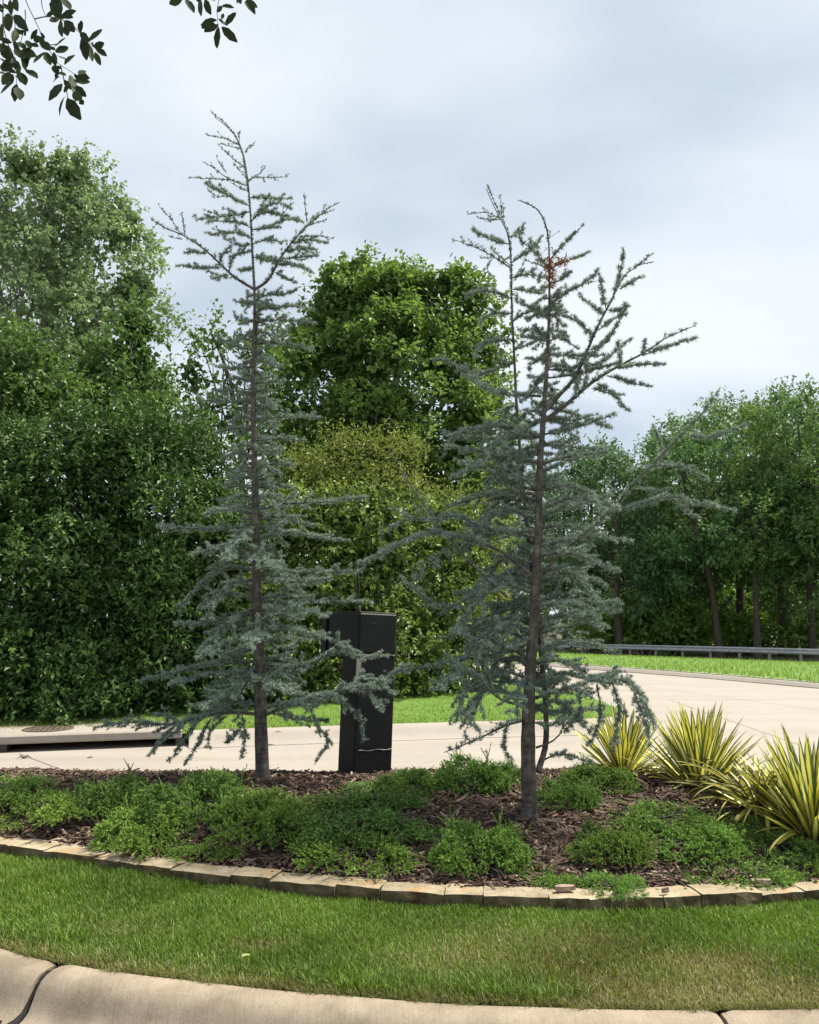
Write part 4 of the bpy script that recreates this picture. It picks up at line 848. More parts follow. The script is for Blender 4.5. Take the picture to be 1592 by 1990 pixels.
TOPR = [([(972, 425), (945, 412), (910, 412)], 0, sp, .004, Y2), ([(972, 427), (932, 425)], -.1, sp, .003, Y2), ([(975, 418), (974, 384)], 0, sp, .003, Y2), ([(978, 425), (980, 405)], .05, sp, .002, Y2), ([(990, 474), (960, 468), (925, 447)], .1, md, .005, Y2), ([(993, 462), (1006, 453), (1021, 443)], 0, md, .004, Y2),
        ([(995, 522), (960, 500), (930, 485), (888, 470)], -.1, dict(md, ros=.018), .007, Y2), ([(992, 516), (960, 488)], .1, sp, .004, Y2), ([(960, 500), (945, 520), (953, 535)], 0, sp, .003, Y2), ([(995, 510), (1025, 490), (1045, 470)], .0, md, .005, Y2), ([(1000, 545), (1018, 514)], .1, sp, .003, Y2),
        ([(993, 580), (950, 567), (904, 577)], -.1, md, .007, Y2), ([(945, 568), (915, 550)], 0, sp, .003, Y2), ([(955, 572), (935, 590)], 0, sp, .003, Y2), ([(995, 540), (1030, 533), (1062, 540)], .1, md, .005, Y2), ([(997, 562), (1035, 566), (1068, 556)], -.1, md, .005, Y2),
        ([(996, 610), (955, 610), (935, 628)], .1, md, .006, Y2), ([(996, 625), (1030, 605), (1055, 612)], -.1, md, .006, Y2), ([(998, 660), (950, 665), (925, 690)], -.15, md, .007, Y2), ([(998, 680), (1040, 665)], .1, md, .006, Y2), ([(1000, 705), (960, 720), (920, 735)], .1, fl, .007, Y2),
        ([(1067, 522), (1040, 490), (1008, 460)], -.05, md, .006, YR), ([(1066, 522), (1040, 512), (1015, 504)], .1, sp, .004, YR), ([(1063, 470), (1070, 455), (1057, 435)], .05, dict(sp, ros=.05), .003, YR), ([(1069, 505), (1090, 480), (1120, 450), (1135, 435)], 0, dict(md, spacing=.09, twig=.06), .006, YR),
        ([(1072, 520), (1105, 505), (1141, 490)], .1, dict(md, spacing=.09, twig=.05), .005, YR), ([(1070, 550), (1090, 545), (1112, 529)], -.05, md, .004, YR), ([(1070, 592), (1100, 570), (1140, 550), (1157, 529)], -.05, md, .007, YR), ([(1138, 552), (1164, 546)], 0, sp, .003, YR),
        ([(1066, 622), (1040, 600), (1005, 582)], -.1, md, .006, YR), ([(1068, 600), (1092, 600)], .1, md, .004, YR), ([(1066, 660), (1035, 640), (1015, 650)], .15, md, .006, YR), ([(1066, 640), (1100, 650), (1090, 655)], -.15, md, .005, YR),
        ([(1050, 808), (1085, 770), (1120, 730), (1150, 660), (1185, 590), (1210, 540), (1240, 515), (1266, 494)], -.15, dict(md, ros=.019, twig=.09, spacing=.07), .018, YR), ([(1192, 572), (1207, 530), (1212, 490)], -.15, dict(md, twig=.06), .005, YR - .12), ([(1205, 562), (1222, 552), (1246, 540)], 0, dict(md, twig=.06), .004, YR - .12),
        ([(1240, 515), (1274, 509)], 0, sp, .003, YR - .14), ([(1178, 600), (1172, 575), (1165, 540)], 0, dict(md, twig=.06), .004, YR - .1), ([(1172, 612), (1150, 592), (1130, 575)], .1, dict(md, twig=.06), .004, YR - .1), ([(1180, 602), (1200, 604), (1214, 594)], -.1, dict(md, twig=.05), .004, YR - .1),
        ([(1165, 640), (1190, 622), (1214, 612)], .1, dict(md, twig=.07), .004, YR - .1), ([(1157, 655), (1120, 622), (1085, 612)], .1, md, .005, YR - .09), ([(1145, 680), (1180, 665), (1214, 597)], -.1, dict(md, twig=.07), .004, YR - .09),
        ([(1062, 718), (1120, 715), (1190, 648)], .1, md, .007, YR), ([(1064, 690), (1120, 690), (1170, 690)], -.1, md, .006, YR), ([(1061, 735), (1120, 728), (1195, 708)], -.05, md, .007, YR), ([(1130, 705), (1160, 710), (1225, 660)], .05, dict(md, twig=.06), .004, YR - .08),
        ([(1053, 822), (1100, 787), (1150, 745), (1200, 715), (1250, 690), (1300, 660), (1352, 637)], -.2, dict(md, ros=.018, twig=.09, spacing=.065), .018, YR), ([(1250, 690), (1300, 672), (1348, 655)], 0, dict(md, twig=.05), .005, YR - .16), ([(1204, 715), (1206, 690), (1204, 664)], 0, dict(md, twig=.05), .004, YR - .14),
        ([(1249, 692), (1252, 660)], 0, dict(md, twig=.05), .004, YR - .15), ([(1200, 716), (1245, 708), (1286, 708)], -.05, dict(md, twig=.07), .005, YR - .14), ([(1180, 730), (1215, 740), (1258, 752)], -.05, dict(md, twig=.06), .005, YR - .12), ([(1160, 745), (1190, 765), (1222, 797)], -.05, dict(md, twig=.07), .005, YR - .11),
        ([(1150, 755), (1180, 762), (1208, 768)], .1, dict(md, twig=.07), .004, YR - .1), ([(1130, 765), (1140, 735), (1136, 700)], .0, dict(md, twig=.07), .004, YR - .1), ([(1120, 775), (1118, 740), (1100, 715)], .1, md, .005, YR - .1), ([(1058, 790), (1110, 805), (1180, 832)], .1, md, .007, YR), ([(1054, 845), (1110, 832), (1192, 805)], .15, md, .007, YR),
        ([(1052, 860), (1110, 870), (1168, 880)], -.1, md, .007, YR)]
for pts, dY, st, r0, Y0 in TOPR: cedar_branch(cedarR, baseR, px_path(pts, Y0, dY), r0, q, **st)
LOWR = [([(1048, 1118), (1110, 1060), (1180, 1000), (1250, 928), (1310, 868), (1370, 802), (1403, 758)], -.3, .014, dict(md, twig=.10, spacing=.055, ros=.011)), ([(1290, 890), (1282, 860), (1270, 832)], -.0, .006, dict(md, twig=.07)), ([(1330, 848), (1390, 850), (1445, 832)], .05, .004, dict(md, twig=.08)), ([(1180, 1000), (1300, 965), (1360, 978), (1424, 992)], -.15, .006, dict(md, twig=.11, droop=.15)),
        ([(1230, 950), (1290, 960), (1345, 1000)], .1, .005, dict(md, twig=.10)), ([(1270, 905), (1330, 910), (1375, 935)], .1, .004, dict(md, twig=.08)),
        ([(1052, 770), (960, 762), (890, 715), (845, 700)], .25, .010, dict(fl, twig=.16)), ([(1050, 845), (950, 828), (890, 845), (868, 872)], .1, .010, fl), ([(1048, 850), (940, 850), (862, 838)], .35, .010, fl), ([(1048, 900), (960, 890), (880, 932)], -.2, .010, fl), ([(1046, 955), (960, 885), (878, 868)], -.1, .011, fl),
        ([(1045, 960), (960, 960), (870, 985)], .2, .011, fl), ([(1044, 1032), (970, 1034), (890, 1005), (845, 1010)], -.15, .011, fl), ([(1040, 1122), (975, 1072), (905, 1046), (830, 1036), (716, 1086)], -.2, .014, dict(fl, bare=.28, twig=.24)), ([(1036, 1148), (985, 1126), (930, 1150), (860, 1182), (785, 1130)], .1, .011, dict(fl, bare=.15)),
        ([(1046, 1000), (980, 930), (900, 900)], .4, .010, fl), ([(1048, 1010), (1100, 985), (1190, 960)], .2, .010, fl), ([(1044, 1080), (1110, 1075), (1190, 1100)], -.3, .010, fl), ([(1042, 1120), (1110, 1115), (1175, 1135)], .25, .010, fl), ([(1040, 1180), (1110, 1170), (1195, 1172)], -.15, .011, fl), ([(1038, 1210), (1110, 1200), (1175, 1225)], .3, .010, fl),
        ([(1036, 1240), (960, 1262), (900, 1240)], -.3, .010, fl), ([(1035, 1262), (940, 1275), (840, 1296), (750, 1312)], -.1, .010, dict(fl, twig=.14, ros=.018)), ([(1037, 1200), (960, 1210), (870, 1240)], .3, .010, fl), ([(1034, 1290), (1090, 1285), (1150, 1312)], -.25, .010, fl),
        ([(985, 1160), (900, 1080), (830, 990), (790, 930), (757, 872)], .35, .008, dict(md, twig=.12, spacing=.07, ros=.026)), ([(880, 1060), (840, 1090), (800, 1140)], .3, .006, dict(fl, ros=.02)), ([(845, 1010), (790, 1010), (745, 1040)], .2, .006, dict(fl, ros=.02)),
        ([(1028, 1368), (990, 1366), (958, 1348), (934, 1318)], -.25, .014, dict(md, bare=.7, twig=.08)), ([(936, 1322), (905, 1345), (885, 1402)], -.25, .008, dict(fl, droop=.3)), ([(945, 1335), (925, 1375), (905, 1420)], -.2, .007, dict(fl, droop=.3)), ([(934, 1318), (900, 1310), (860, 1335)], -.3, .007, fl), ([(960, 1350), (945, 1290), (985, 1270)], .0, .006, fl),
        ([(1026, 1398), (985, 1410), (934, 1434), (860, 1463)], -.15, .010, dict(md, twig=.11, ros=.017)), ([(985, 1410), (980, 1450), (995, 1475)], .0, .005, dict(md, twig=.06, droop=.3)), ([(1030, 1360), (1110, 1335), (1180, 1318), (1235, 1338), (1275, 1405)], -.25, .014, dict(big, twig=.26, droop=.22)),
        ([(1190, 1325), (1205, 1385), (1198, 1452)], -.15, .006, dict(fl, twig=.10, droop=.3)), ([(1160, 1330), (1168, 1390), (1150, 1445)], .05, .006, dict(fl, twig=.10, droop=.3)), ([(1230, 1340), (1250, 1390), (1262, 1440)], -.2, .005, dict(fl, twig=.08, droop=.3)), ([(1120, 1340), (1130, 1380), (1100, 1420)], .1, .006, dict(fl, twig=.12, droop=.2)),
        ([(1031, 1320), (1100, 1310), (1190, 1330), (1230, 1320)], .2, .010, fl), ([(1028, 1375), (1080, 1385), (1150, 1380)], .4, .010, fl), ([(1042, 1453), (1075, 1440), (1094, 1415), (1098, 1372)], .1, .008, dict(md, bare=.6)), ([(1048, 1482), (1090, 1465), (1145, 1482)], .1, .007, dict(md, twig=.09, bare=.2)),
        ([(1030, 1400), (1065, 1412), (1100, 1400)], -.2, .007, dict(md, bare=.2)), ([(1030, 1330), (985, 1320), (960, 1300)], .3, .009, fl), ([(1030, 1310), (1005, 1350), (1000, 1400)], -.4, .008, fl)]
for pts, dY, r0, st in LOWR: cedar_branch(cedarR, baseR, px_path(pts, YR + (0 if pts[0][0] in range(1024, 1056) else -.12), dY), r0, q, **st)
cedar_branch(cedarR, baseR, TR2[50:], .004, q, **dict(sp, ros=.010, twig=.04, bare=0.)); cedar_branch(cedarR, baseR, TR[58:], .003, q, **dict(sp, ros=.016, twig=.03, bare=0.)); cedar_branch(cedarR, baseR, TR[40:58:2], .004, q, **dict(md, ros=.008, twig=.05, bare=0.))
# limbs that reach towards and away from the viewer
def filler(root, base, TP, zlo, zhi, n, prof, q, **st):
    for k in range(n):
        z = zlo + (zhi - zlo) * (k + q.uniform(0, 1)) / n; i = int(np.argmin(np.abs(TP[:, 2] - z))); a = TP[i]
        az = k * 2.399 + q.uniform(-.4, .4); L_ = np.interp(z, *prof) * q.uniform(.75, 1.15)
        az = -az if math.sin(az) < -.62 else az; d = np.array([math.cos(az) * .8, math.sin(az), 0]); e_ = a + d * L_ + np.array([0, 0, q.uniform(-.38, .14) * L_]); m_ = a + d * L_ * .5 + np.array([0, 0, .08 * L_])
        cedar_branch(root, base, np.array([a, m_, e_]), .004 + .008 * L_, q, **st)
filler(cedarL, base, TL, 1.0, 2.1, 18, ([1.0, 1.6, 2.1], [.55, .55, .42]), q, **fl)
filler(cedarL, base, TL, 2.05, 4.3, 58, ([2.05, 2.6, 3.2, 4.3], [.36, .28, .26, .18]), q, **dict(fl, twig=.14, droop=.03))
filler(cedarR, baseR, TR, 1.1, 2.1, 25, ([1.1, 1.4, 2.1], [.5, .65, .7]), q, **dict(fl, twig=.22))
filler(cedarR, baseR, TR, 2.1, 3.0, 20, ([2.1, 2.5, 3.0], [.66, .56, .36]), q, **dict(fl, twig=.20))
filler(cedarR, baseR, TR, 3.0, 3.9, 22, ([3.0, 3.9], [.32, .15]), q, **md)
filler(cedarR, baseR, TR2, 1.5, 3.3, 22, ([1.4, 2.4, 3.3], [.55, .5, .20]), q, **dict(fl, twig=.18))
# brown dead tuft on the broken leader
for cx_, cy_, sx_, sy_, n_ in ((1070, 527, 6, 20, 60), (1092, 506, 5, 4, 16)):
    dp = np.array([at(cx_ + q.normal(0, sx_), cy_ + q.normal(0, sy_), YR - .03) for _ in range(n_)])
    V, T, a = needle_tris(local(dp, baseR), nrm(rand_dirs(q, n_) + np.array([0, 0, -.6])), np.full(n_, .045), 4, q, .007, np.full(n_, .5))
    obj('dead_tuft', mesh_np('dead_tuft', V, T, {'var': a}), M['dead'], cedarR)

# ------------------------------------------------------------------ mulch
q = np.random.default_rng(303); n = 35000
x = q.uniform(-5.0, 5.0, n); u = q.uniform(0, 1, n) ** 1.25; y = yf(x) + .13 + (yb(x) - yf(x) - .2) * u
n = len(x)
z = bed_z(x, y) + q.uniform(.002, .030, n)
Lc = q.gamma(4, .012, n) + .014; Wc = q.uniform(.005, .014, n) * (1 + Lc * 4); Hc = q.uniform(.002, .006, n)
az = q.uniform(0, 6.283, n); ti = q.normal(0, .27, n); ro = q.normal(0, .5, n)
X = np.stack([np.cos(az) * np.cos(ti), np.sin(az) * np.cos(ti), np.sin(ti)], 1); Z0 = nrm(np.stack([-np.sin(az) * np.sin(ro), np.cos(az) * np.sin(ro), np.cos(ro)], 1)); Y_ = nrm(np.cross(Z0, X)); Z_ = np.cross(X, Y_)
c = np.stack([x, y, z], 1); V = []
for sx, sy, sz in ((-1, -1, 0), (-1, 1, 0), (1, -.7, 0), (1, .6, 0), (-.8, -.8, 1), (-.9, .8, 1), (.8, -.6, 1), (.9, .7, 1)):
    V.append(c + X * (Lc * .5 * sx)[:, None] + Y_ * (Wc * .5 * sy)[:, None] + Z_ * (Hc * sz + .003 * q.normal(size=n))[:, None])
V = np.stack(V, 1).reshape(-1, 3); i = (np.arange(n) * 8)[:, None, None]
F = np.array([[4, 6, 7, 5], [0, 4, 5, 1], [2, 3, 7, 6], [0, 2, 6, 4], [1, 5, 7, 3]])[None] + i
va = np.clip(q.beta(1.6, 2.6, n), 0, 1)
obj('mulch', mesh_np('mulch', V, F.reshape(-1, 4), {'var': np.repeat(va, 8)}), M['mulch'], kind='stuff')
# a few large bark pieces that lie apart
def bark_chunk(l, w, h, seed):
    g = np.random.default_rng(seed); bm = bmesh.new(); bmesh.ops.create_cube(bm, size=1); bmesh.ops.subdivide_edges(bm, edges=bm.edges[:], cuts=2, use_grid_fill=True)
    for v in bm.verts:
        c_ = np.array(v.co[:]); e_ = 1 - .5 * abs(c_[0]) ** 2 * 2 * .6; v.co = (c_ * np.array([l, w * e_, h * e_]) + g.normal(0, .05, 3) * np.array([l * .5, w, h * 1.6])).tolist()
    me = bpy.data.meshes.new('bark_piece'); bm.to_mesh(me); bm.free(); a = me.attributes.new('var', 'FLOAT', 'POINT'); a.data.foreach_set('value', np.full(len(me.vertices), g.uniform(.55, .8), np.float32)); return me
for (px, py, z, l, lab, az) in [(1098, 1729, .285, .10, 'thick piece of bark lying on the edging stones left of the overhanging juniper', .1), (1293, 1733, .285, .045, 'small dark bark crumb on the edging stones right of the overhanging juniper', .5), (610, 1690, .262, .10, 'pale upright wood splinter behind the edging left of centre', 1.5),
                               (650, 1697, .262, .09, 'pale tapered wood chip beside the bright juniper at the edging', 2.2), (1480, 1716, .282, .10, 'pale flat wood chip on the edging stones near the right edge', .05), (865, 1540, bed_z(.25, 5.5) + .02, .14, 'long pale wood splinter on the mulch below the call box', .6)]:
    p = gp(px, py, z); o = obj('bark_piece', bark_chunk(l, l * .3, .022, int(px)), M['mulch'], None, (p[0], p[1], z + .008)); o.rotation_euler = (0, 0, az); tag(o, lab, 'bark chip')

# ------------------------------------------------------------------ junipers
def juniper_variant(seed, shoots=540, r=.42, h=.22):
    q = np.random.default_rng(seed); VV, TT, AA = [], [], []; n0 = 0
    mb = MB(); P, D, Sz, Va = [], [], [], []
    lumps = [(q.uniform(-.75, .75) * r, q.uniform(-.75, .75) * r, q.uniform(.18, .40) * r) for _ in range(8)]
    for k in range(shoots):
        if q.uniform() < .62:
            lx, ly, lr = lumps[k % 8]; a = q.uniform(0, 6.283); rr = lr * math.sqrt(q.uniform()); bx, by = lx + rr * math.cos(a), ly + rr * math.sin(a); lift = .55 * lr / r * math.sqrt(max(0, 1 - (rr / lr) ** 2)) * 1.6
        else:
            a = q.uniform(0, 6.283); rr = r * math.sqrt(q.uniform()); bx, by = rr * math.cos(a), rr * math.sin(a); lift = 0
        R0 = math.hypot(bx, by) / r; bz = h * (max(0, 1 - R0 ** 2) * .28 + lift * 1.15) * q.uniform(.75, 1.05) + .015
        out = np.array([bx, by, 0]) / max(R0 * r, .03)
        d = nrm(out * (.55 + .6 * R0) + np.array([0, 0, .40 - .22 * min(1, R0)]) + q.normal(0, .36, 3) + np.array([0, -.10, 0])); L_ = q.uniform(.055, .105) * (2.0 if k % 17 == 0 else 1)
        a0 = np.array([bx, by, bz]) - d * L_ * .35; cv = q.uniform(0, 1)
        fingers = [(a0, d, L_)]
        for j in range(3):
            f = q.uniform(.25, .75); fingers.append((a0 + d * L_ * f, nrm(d + rand_dirs(q, 1)[0] * .9), L_ * q.uniform(.35, .6)))
        for fa, fd, fl_ in fingers:
            bend = rand_dirs(q, 1)[0] * .012
            for g in np.linspace(.05, 1, max(3, int(fl_ / .0062))): P.append(fa + fd * fl_ * g + bend * g * g); D.append(fd); Va.append(np.clip(.30 * cv + .42 * g ** 2 + q.uniform(-.02, .2), 0, 1))
    P, D, Va = np.array(P), np.array(D), np.array(Va); K = 4; n = len(P); i = np.repeat(np.arange(n), K)
    d = nrm(D[i] * .75 + rand_dirs(q, n * K) * .7); Lg = q.uniform(.009, .015, n * K)[:, None]; sd = nrm(np.cross(d, rand_dirs(q, n * K))) * .0030
    V = np.stack([P[i] - sd, P[i] + sd, P[i] + d * Lg], 1).reshape(-1, 3)
    me = mesh_np('foliage', V, np.arange(n * K * 3).reshape(-1, 3), {'var': np.repeat(np.clip(Va[i] + q.uniform(-.1, .1, n * K), 0, 1), 3)}); me.materials.append(M['juniper'])
    for k in range(14):
        a = k * 2.4; e_ = np.array([r * .8 * math.cos(a), r * .8 * math.sin(a), .06]); mb.tube(smooth([(0, 0, 0), e_ * .5 + np.array([0, 0, .05]), e_], 5), np.linspace(.009, .003, 5), 4)
    sm = mb.mesh('stem', True); sm.materials.append(M['twig']); return me, sm
JV = [juniper_variant(400, h=.13), juniper_variant(401, h=.15), juniper_variant(402, 640, h=.30, r=.38), juniper_variant(403, 640, h=.34, r=.36)]
JUN = [  # centre px, py, width px, height scale, colour, label
 (35, 1578, 190, 1.1, (.95, 1, .9), 'bright juniper mound cut by the left edge, against the drive'), (222, 1545, 165, 1.7, (.62, .72, .75), 'dark upright juniper mound with one long spike, in front of the storm drain'), (382, 1562, 210, 1.8, (.66, .80, .75), 'large dark green juniper mound left of the left cedar trunk'),
 (150, 1602, 190, 1.2, (1.1, 1.1, .8), 'yellowish green juniper beside the edging at the left, second from the edge'), (30, 1608, 120, .8, (1.25, 1.15, .85), 'low yellowish juniper at the left end of the edging stones'), (290, 1640, 200, 1.4, (1.25, 1.28, .9), 'brightest green juniper spilling to the edging below the large dark mound'),
 (500, 1568, 170, 1.2, (.75, .9, .75), 'mid green juniper at the foot of the left cedar'), (405, 1662, 130, .8, (1.1, 1.1, .8), 'small low juniper on the edging left of the big bronze mound'), (520, 1640, 210, 1.6, (.85, .9, .6), 'big bronze green juniper mound left of centre'),
 (600, 1600, 200, .9, (.72, .92, 1.0), 'low blue green juniper carpet in front of the call box'), (705, 1592, 230, .9, (.68, .88, .95), 'wide blue green juniper carpet in the middle of the bed'), (700, 1545, 190, 1.0, (.62, .78, .72), 'dark juniper right below the call box'),
 (790, 1528, 140, 1.5, (.62, .76, .68), 'dark juniper mound just right of the call box foot'), (925, 1520, 190, 1.7, (.64, .80, .68), 'tallest dark juniper mound on the skyline between the call box and right cedar'), (820, 1602, 120, .7, (.66, .84, .85), 'thin low juniper at the left end of the bare mulch slope'),
 (700, 1675, 200, 1.3, (1.2, 1.25, .85), 'bright green juniper by the edging in the middle'), (770, 1692, 70, .7, (1.35, 1.3, .95), 'little bright juniper tuft hanging towards the rust stained stone'), (935, 1672, 215, 1.8, (.85, 1.0, .75), 'large rounded juniper at the edging below the right cedar'),
 (895, 1692, 80, .8, (.95, 1.05, .85), 'small juniper tuft left of the large rounded one'), (1065, 1705, 130, .8, (1.0, 1.1, .85), 'small flat juniper by the edging right of the large rounded one'), (1185, 1675, 165, 2.0, (.66, .68, .45), 'tall bronze brown juniper clump right of the right cedar'),
 (1195, 1735, 118, 1.1, (.9, 1.15, .85), 'juniper sprig hanging over the edging stones'), (1100, 1552, 140, 1.6, (.52, .66, .55), 'very dark juniper touching the right side of the right cedar trunk'), (1160, 1522, 150, 1.4, (.66, .72, .58), 'grey olive juniper under the drooping cedar branch'),
 (1275, 1580, 180, 1.2, (.74, .86, .66), 'mid green juniper in front of the left yucca'), (1390, 1600, 170, 1.2, (.75, .76, .5), 'bronze tinged juniper in front of the middle yucca'), (1350, 1655, 180, 1.4, (.8, 1.0, .75), 'deep green juniper at the right end of the mulch slope'),
 (1495, 1655, 190, 1.2, (.85, 1.02, .75), 'wide green juniper under the right yucca'), (1440, 1700, 170, .9, (1.05, 1.15, .85), 'bright low juniper along the edging at right'), (1570, 1690, 150, .9, (1.15, 1.2, .85), 'bright juniper cut by the right edge at the edging'), (1340, 1705, 90, .7, (.85, 1.0, .8), 'small juniper tuft at the edging below the deep green one'),
 (1460, 1622, 120, .8, (1.1, 1.1, .75), 'yellowish juniper fringe beside the fallen yucca leaves')]
jr = random.Random(9)
for k, (px, py, w, hs, colr, lab) in enumerate(JUN):
    z = .4
    for _ in range(4): p = gp(px, py + w * .06, z); z = float(bed_z(p[0], p[1]))
    if 'hanging over' in lab: z = .285
    kx = w / FPX * p[1] / (.73 if px < 720 else .77)
    r_ = thing('juniper', lab, 'shrub', (p[0], p[1], z - .01), jr.uniform(0, 6.28), 'creeping junipers in the planting bed')
    hi_ = hs >= 1.4; r_.scale = (kx * jr.uniform(.92, 1.1), kx * jr.uniform(.85, 1.05), kx * (1.06 if hi_ else .80) * (hs / 1.6 if hi_ else hs) ** .5)
    fm, sm = JV[(2 if hi_ else 0) + k % 2]; f = obj('foliage', fm, None, r_); f['kind'] = 'stuff'; f.color = (*[.42 + .62 * c_ for c_ in colr], 1); obj('stem', sm, None, r_)

# ------------------------------------------------------------------ variegated yuccas, every leaf its own part
m, t = mat_new('yucca_leaf'); b = NB(t)
u = b.n('ShaderNodeUVMap').outputs[0]; sx = b.n('ShaderNodeSeparateXYZ', {'Vector': u})
ed = b.math('ABSOLUTE', b.math('SUBTRACT', sx.outputs[0], .5))
oi = b.n('ShaderNodeObjectInfo')
yel = b.ramp(oi.outputs['Random'], [(0, (.70, .62, .06)), (.5, (.77, .71, .13)), (1, (.82, .80, .30))]); grn = b.ramp(b.noise(9), [(.3, (.035, .075, .035)), (.7, (.075, .125, .05))])
wv = b.math('ADD', ed, b.math('MULTIPLY', b.math('SUBTRACT', oi.outputs['Random'], .5), .10))
c = b.mix(b.ramp(wv, [(.255, (0, 0, 0)), (.285, (1, 1, 1))]), yel, grn)
c = b.mix(b.ramp(b.n('ShaderNodeTexWave', {'Scale': 9., 'Distortion': 0., 'Vector': u}, bands_direction='X').outputs[0], [(.0, (.0, .0, .0)), (1, (.18, .18, .18))]), c, (.30, .34, .10))
c = b.mix(1, c, oi.outputs['Color'], 'MULTIPLY')
b.out(c, .42, .4, None, .22); M['yucca'] = m
def yucca_leaf(name, L_, w, bend, twist=0., fold=.35, rows=9):
    V, Q, UV = [], [], []
    for i in range(rows):
        f = i / (rows - 1); a = bend * f ** 1.6; sgl = L_ / (rows - 1)
        if i == 0: px_, pz = 0., 0.
        else: px_ += math.cos(a) * sgl; pz -= math.sin(a) * sgl
        ww = w * (.42 + .58 * math.sin(min(1, f / .55) * math.pi / 2)) * (1 - max(0, (f - .5) / .5) ** 2.2) + .0012
        tx = twist * f
        for s_ in (-1, 0, 1):
            off = np.array([0, s_ * ww / 2 * math.cos(tx), (abs(s_) * ww * fold * .5) + s_ * ww / 2 * math.sin(tx)]); V.append((px_ - math.sin(a) * 0 + off[2] * math.sin(a), off[1], pz + off[2] * math.cos(a))); UV.append(((s_ + 1) / 2, f))
    for i in range(rows - 1):
        for s_ in (0, 1): a = i * 3 + s_; Q.append((a, a + 3, a + 4, a + 1))
    me = bpy.data.meshes.new(name); me.from_pydata(V, [], Q); uv = me.uv_layers.new(name='UVMap')
    for l in me.loops: uv.data[l.index].uv = UV[l.vertex_index]
    me.polygons.foreach_set('use_smooth', np.ones(len(Q), bool)); me.materials.append(M['yucca']); me.update(); return me
YLF = [yucca_leaf('leaf', .62, .047, .05), yucca_leaf('leaf', .62, .050, .20, .2), yucca_leaf('leaf', .62, .043, .03, -.2), yucca_leaf('leaf', .60, .046, .6, .3)]
YDR = [yucca_leaf('leaf', .58, .036, 1.5, .5), yucca_leaf('leaf', .58, .034, 2.1, -.6), yucca_leaf('leaf', .55, .036, 1.0, .9)]
M['yucca_stem'] = simple('yucca_stem', (.16, .12, .07), (.3, .24, .15), 20, .9, .3)
def yucca(label, px, py, z, k, n_up, n_low, seed, el_lo=28, low_r=(-12, 16), low=None):
    q = random.Random(seed); p = gp(px, py, z)
    r_ = thing('yucca', label, 'plant', (p[0], p[1], z - .02), 0, 'variegated yuccas at the right of the bed')
    mb = MB(); mb.tube([(0, 0, -.02), (0, 0, .05 * k), (0, 0, .11 * k)], [.045 * k, .04 * k, .012], 8); obj('stem', mb.mesh('stem', True), M['yucca_stem'], r_)
    for i in range(n_up):
        f = (i + .5) / n_up; el_ = 88 - (88 - el_lo) * f ** .72 + q.uniform(-6, 6); az = i * 2.399963 + q.uniform(-.25, .25)
        o = obj('leaf', q.choice(YLF[:3] if el_ > 45 else YLF), None, r_, (0.03 * k * math.cos(az), .03 * k * math.sin(az), (.10 - .07 * f) * k))
        o.rotation_euler = (q.uniform(-.25, .25), -R(el_), az); s_ = k * q.uniform(.84, 1.12) * (1 - .12 * f); o.scale = (s_, s_ * q.uniform(.85, 1.15), s_)
        g = q.uniform(.85, 1.08); o.color = (g, g, g * q.uniform(.8, 1.2), 1)
    for i in range(n_low):
        az = i * 2.399963 + q.uniform(-.4, .4); el_ = q.uniform(*low_r)
        o = obj('leaf', q.choice(low or YDR), None, r_, (.03 * k * math.cos(az), .03 * k * math.sin(az), q.uniform(.03, .10) * k)); o.rotation_euler = (q.uniform(-.6, .6), -R(el_ + 22), az); s_ = k * q.uniform(.7, 1.05); o.scale = (s_, s_, s_)
        g = q.uniform(.7, 1.0); o.color = (g, g * .95, g * q.uniform(.9, 1.6), 1)
    return r_
yucca('smallest yellow striped yucca, half hidden by the drooping cedar branch', 1212, 1522, .36, .90, 84, 30, 71)
yucca('middle yellow and green striped yucca standing clear against the drive', 1362, 1556, .34, 1.0, 125, 44, 72)
yucca('largest yellow striped yucca, cut by the right edge', 1584, 1648, .29, 1.02, 135, 60, 73)
yucca('collapsed yucca of pale flopped leaves between the middle and largest yuccas', 1478, 1590, .36, 1.15, 0, 110, 74, 15, (-8, 36), [YDR[2], YLF[3], YDR[2], YDR[0]])

# ------------------------------------------------------------------ grass
def blades(name, x, y, z, h, w, dry, q, var=None, lean=.35):
    n = len(x); az = q.uniform(0, 6.283, n); tl = np.abs(q.normal(0, lean, n)) + .08
    d = np.stack([np.cos(az) * np.sin(tl), np.sin(az) * np.sin(tl), np.cos(tl)], 1); az2 = az + q.uniform(.8, 2.3, n); s_ = np.stack([np.cos(az2), np.sin(az2), np.zeros(n)], 1) * (w / 2)[:, None]
    p = np.stack([x, y, z], 1); H = h[:, None]; mid = p + d * H * .55; tip = p + d * H * .95 + np.stack([d[:, 0], d[:, 1], -.25 * np.ones(n)], 1) * H * .28
    V = np.stack([p - s_, p + s_, mid - s_ * .8, mid + s_ * .8, tip], 1).reshape(-1, 3); i = np.arange(n)[:, None] * 5
    Q = i + np.array([[0, 1, 3, 2]]); T = i + np.array([[2, 3, 4]])
    va = q.beta(2.2, 2.2, n) if var is None else var
    return obj(name, mesh_np(name, V, [T, Q], {'var': np.repeat(va, 5), 'dry': np.repeat(dry, 5)}), M['grass'], kind='stuff')
q = np.random.default_rng(505)
n = 195000; x = q.uniform(-3.4, 2.9, n); y = yk(x) + .012 + (yf(x) + .035 - yk(x)) * q.uniform(0, 1, n)
k = np.abs(x) < .58 * y + .25; x, y = x[k], y[k]; n = len(x); v = (y - yk(x)) / (yf(x) - yk(x))
def patch(px, py, rx, ry):
    c = gp(px, py, .19); return np.exp(-(((x - c[0]) / rx) ** 2 + ((y - c[1]) / ry) ** 2))
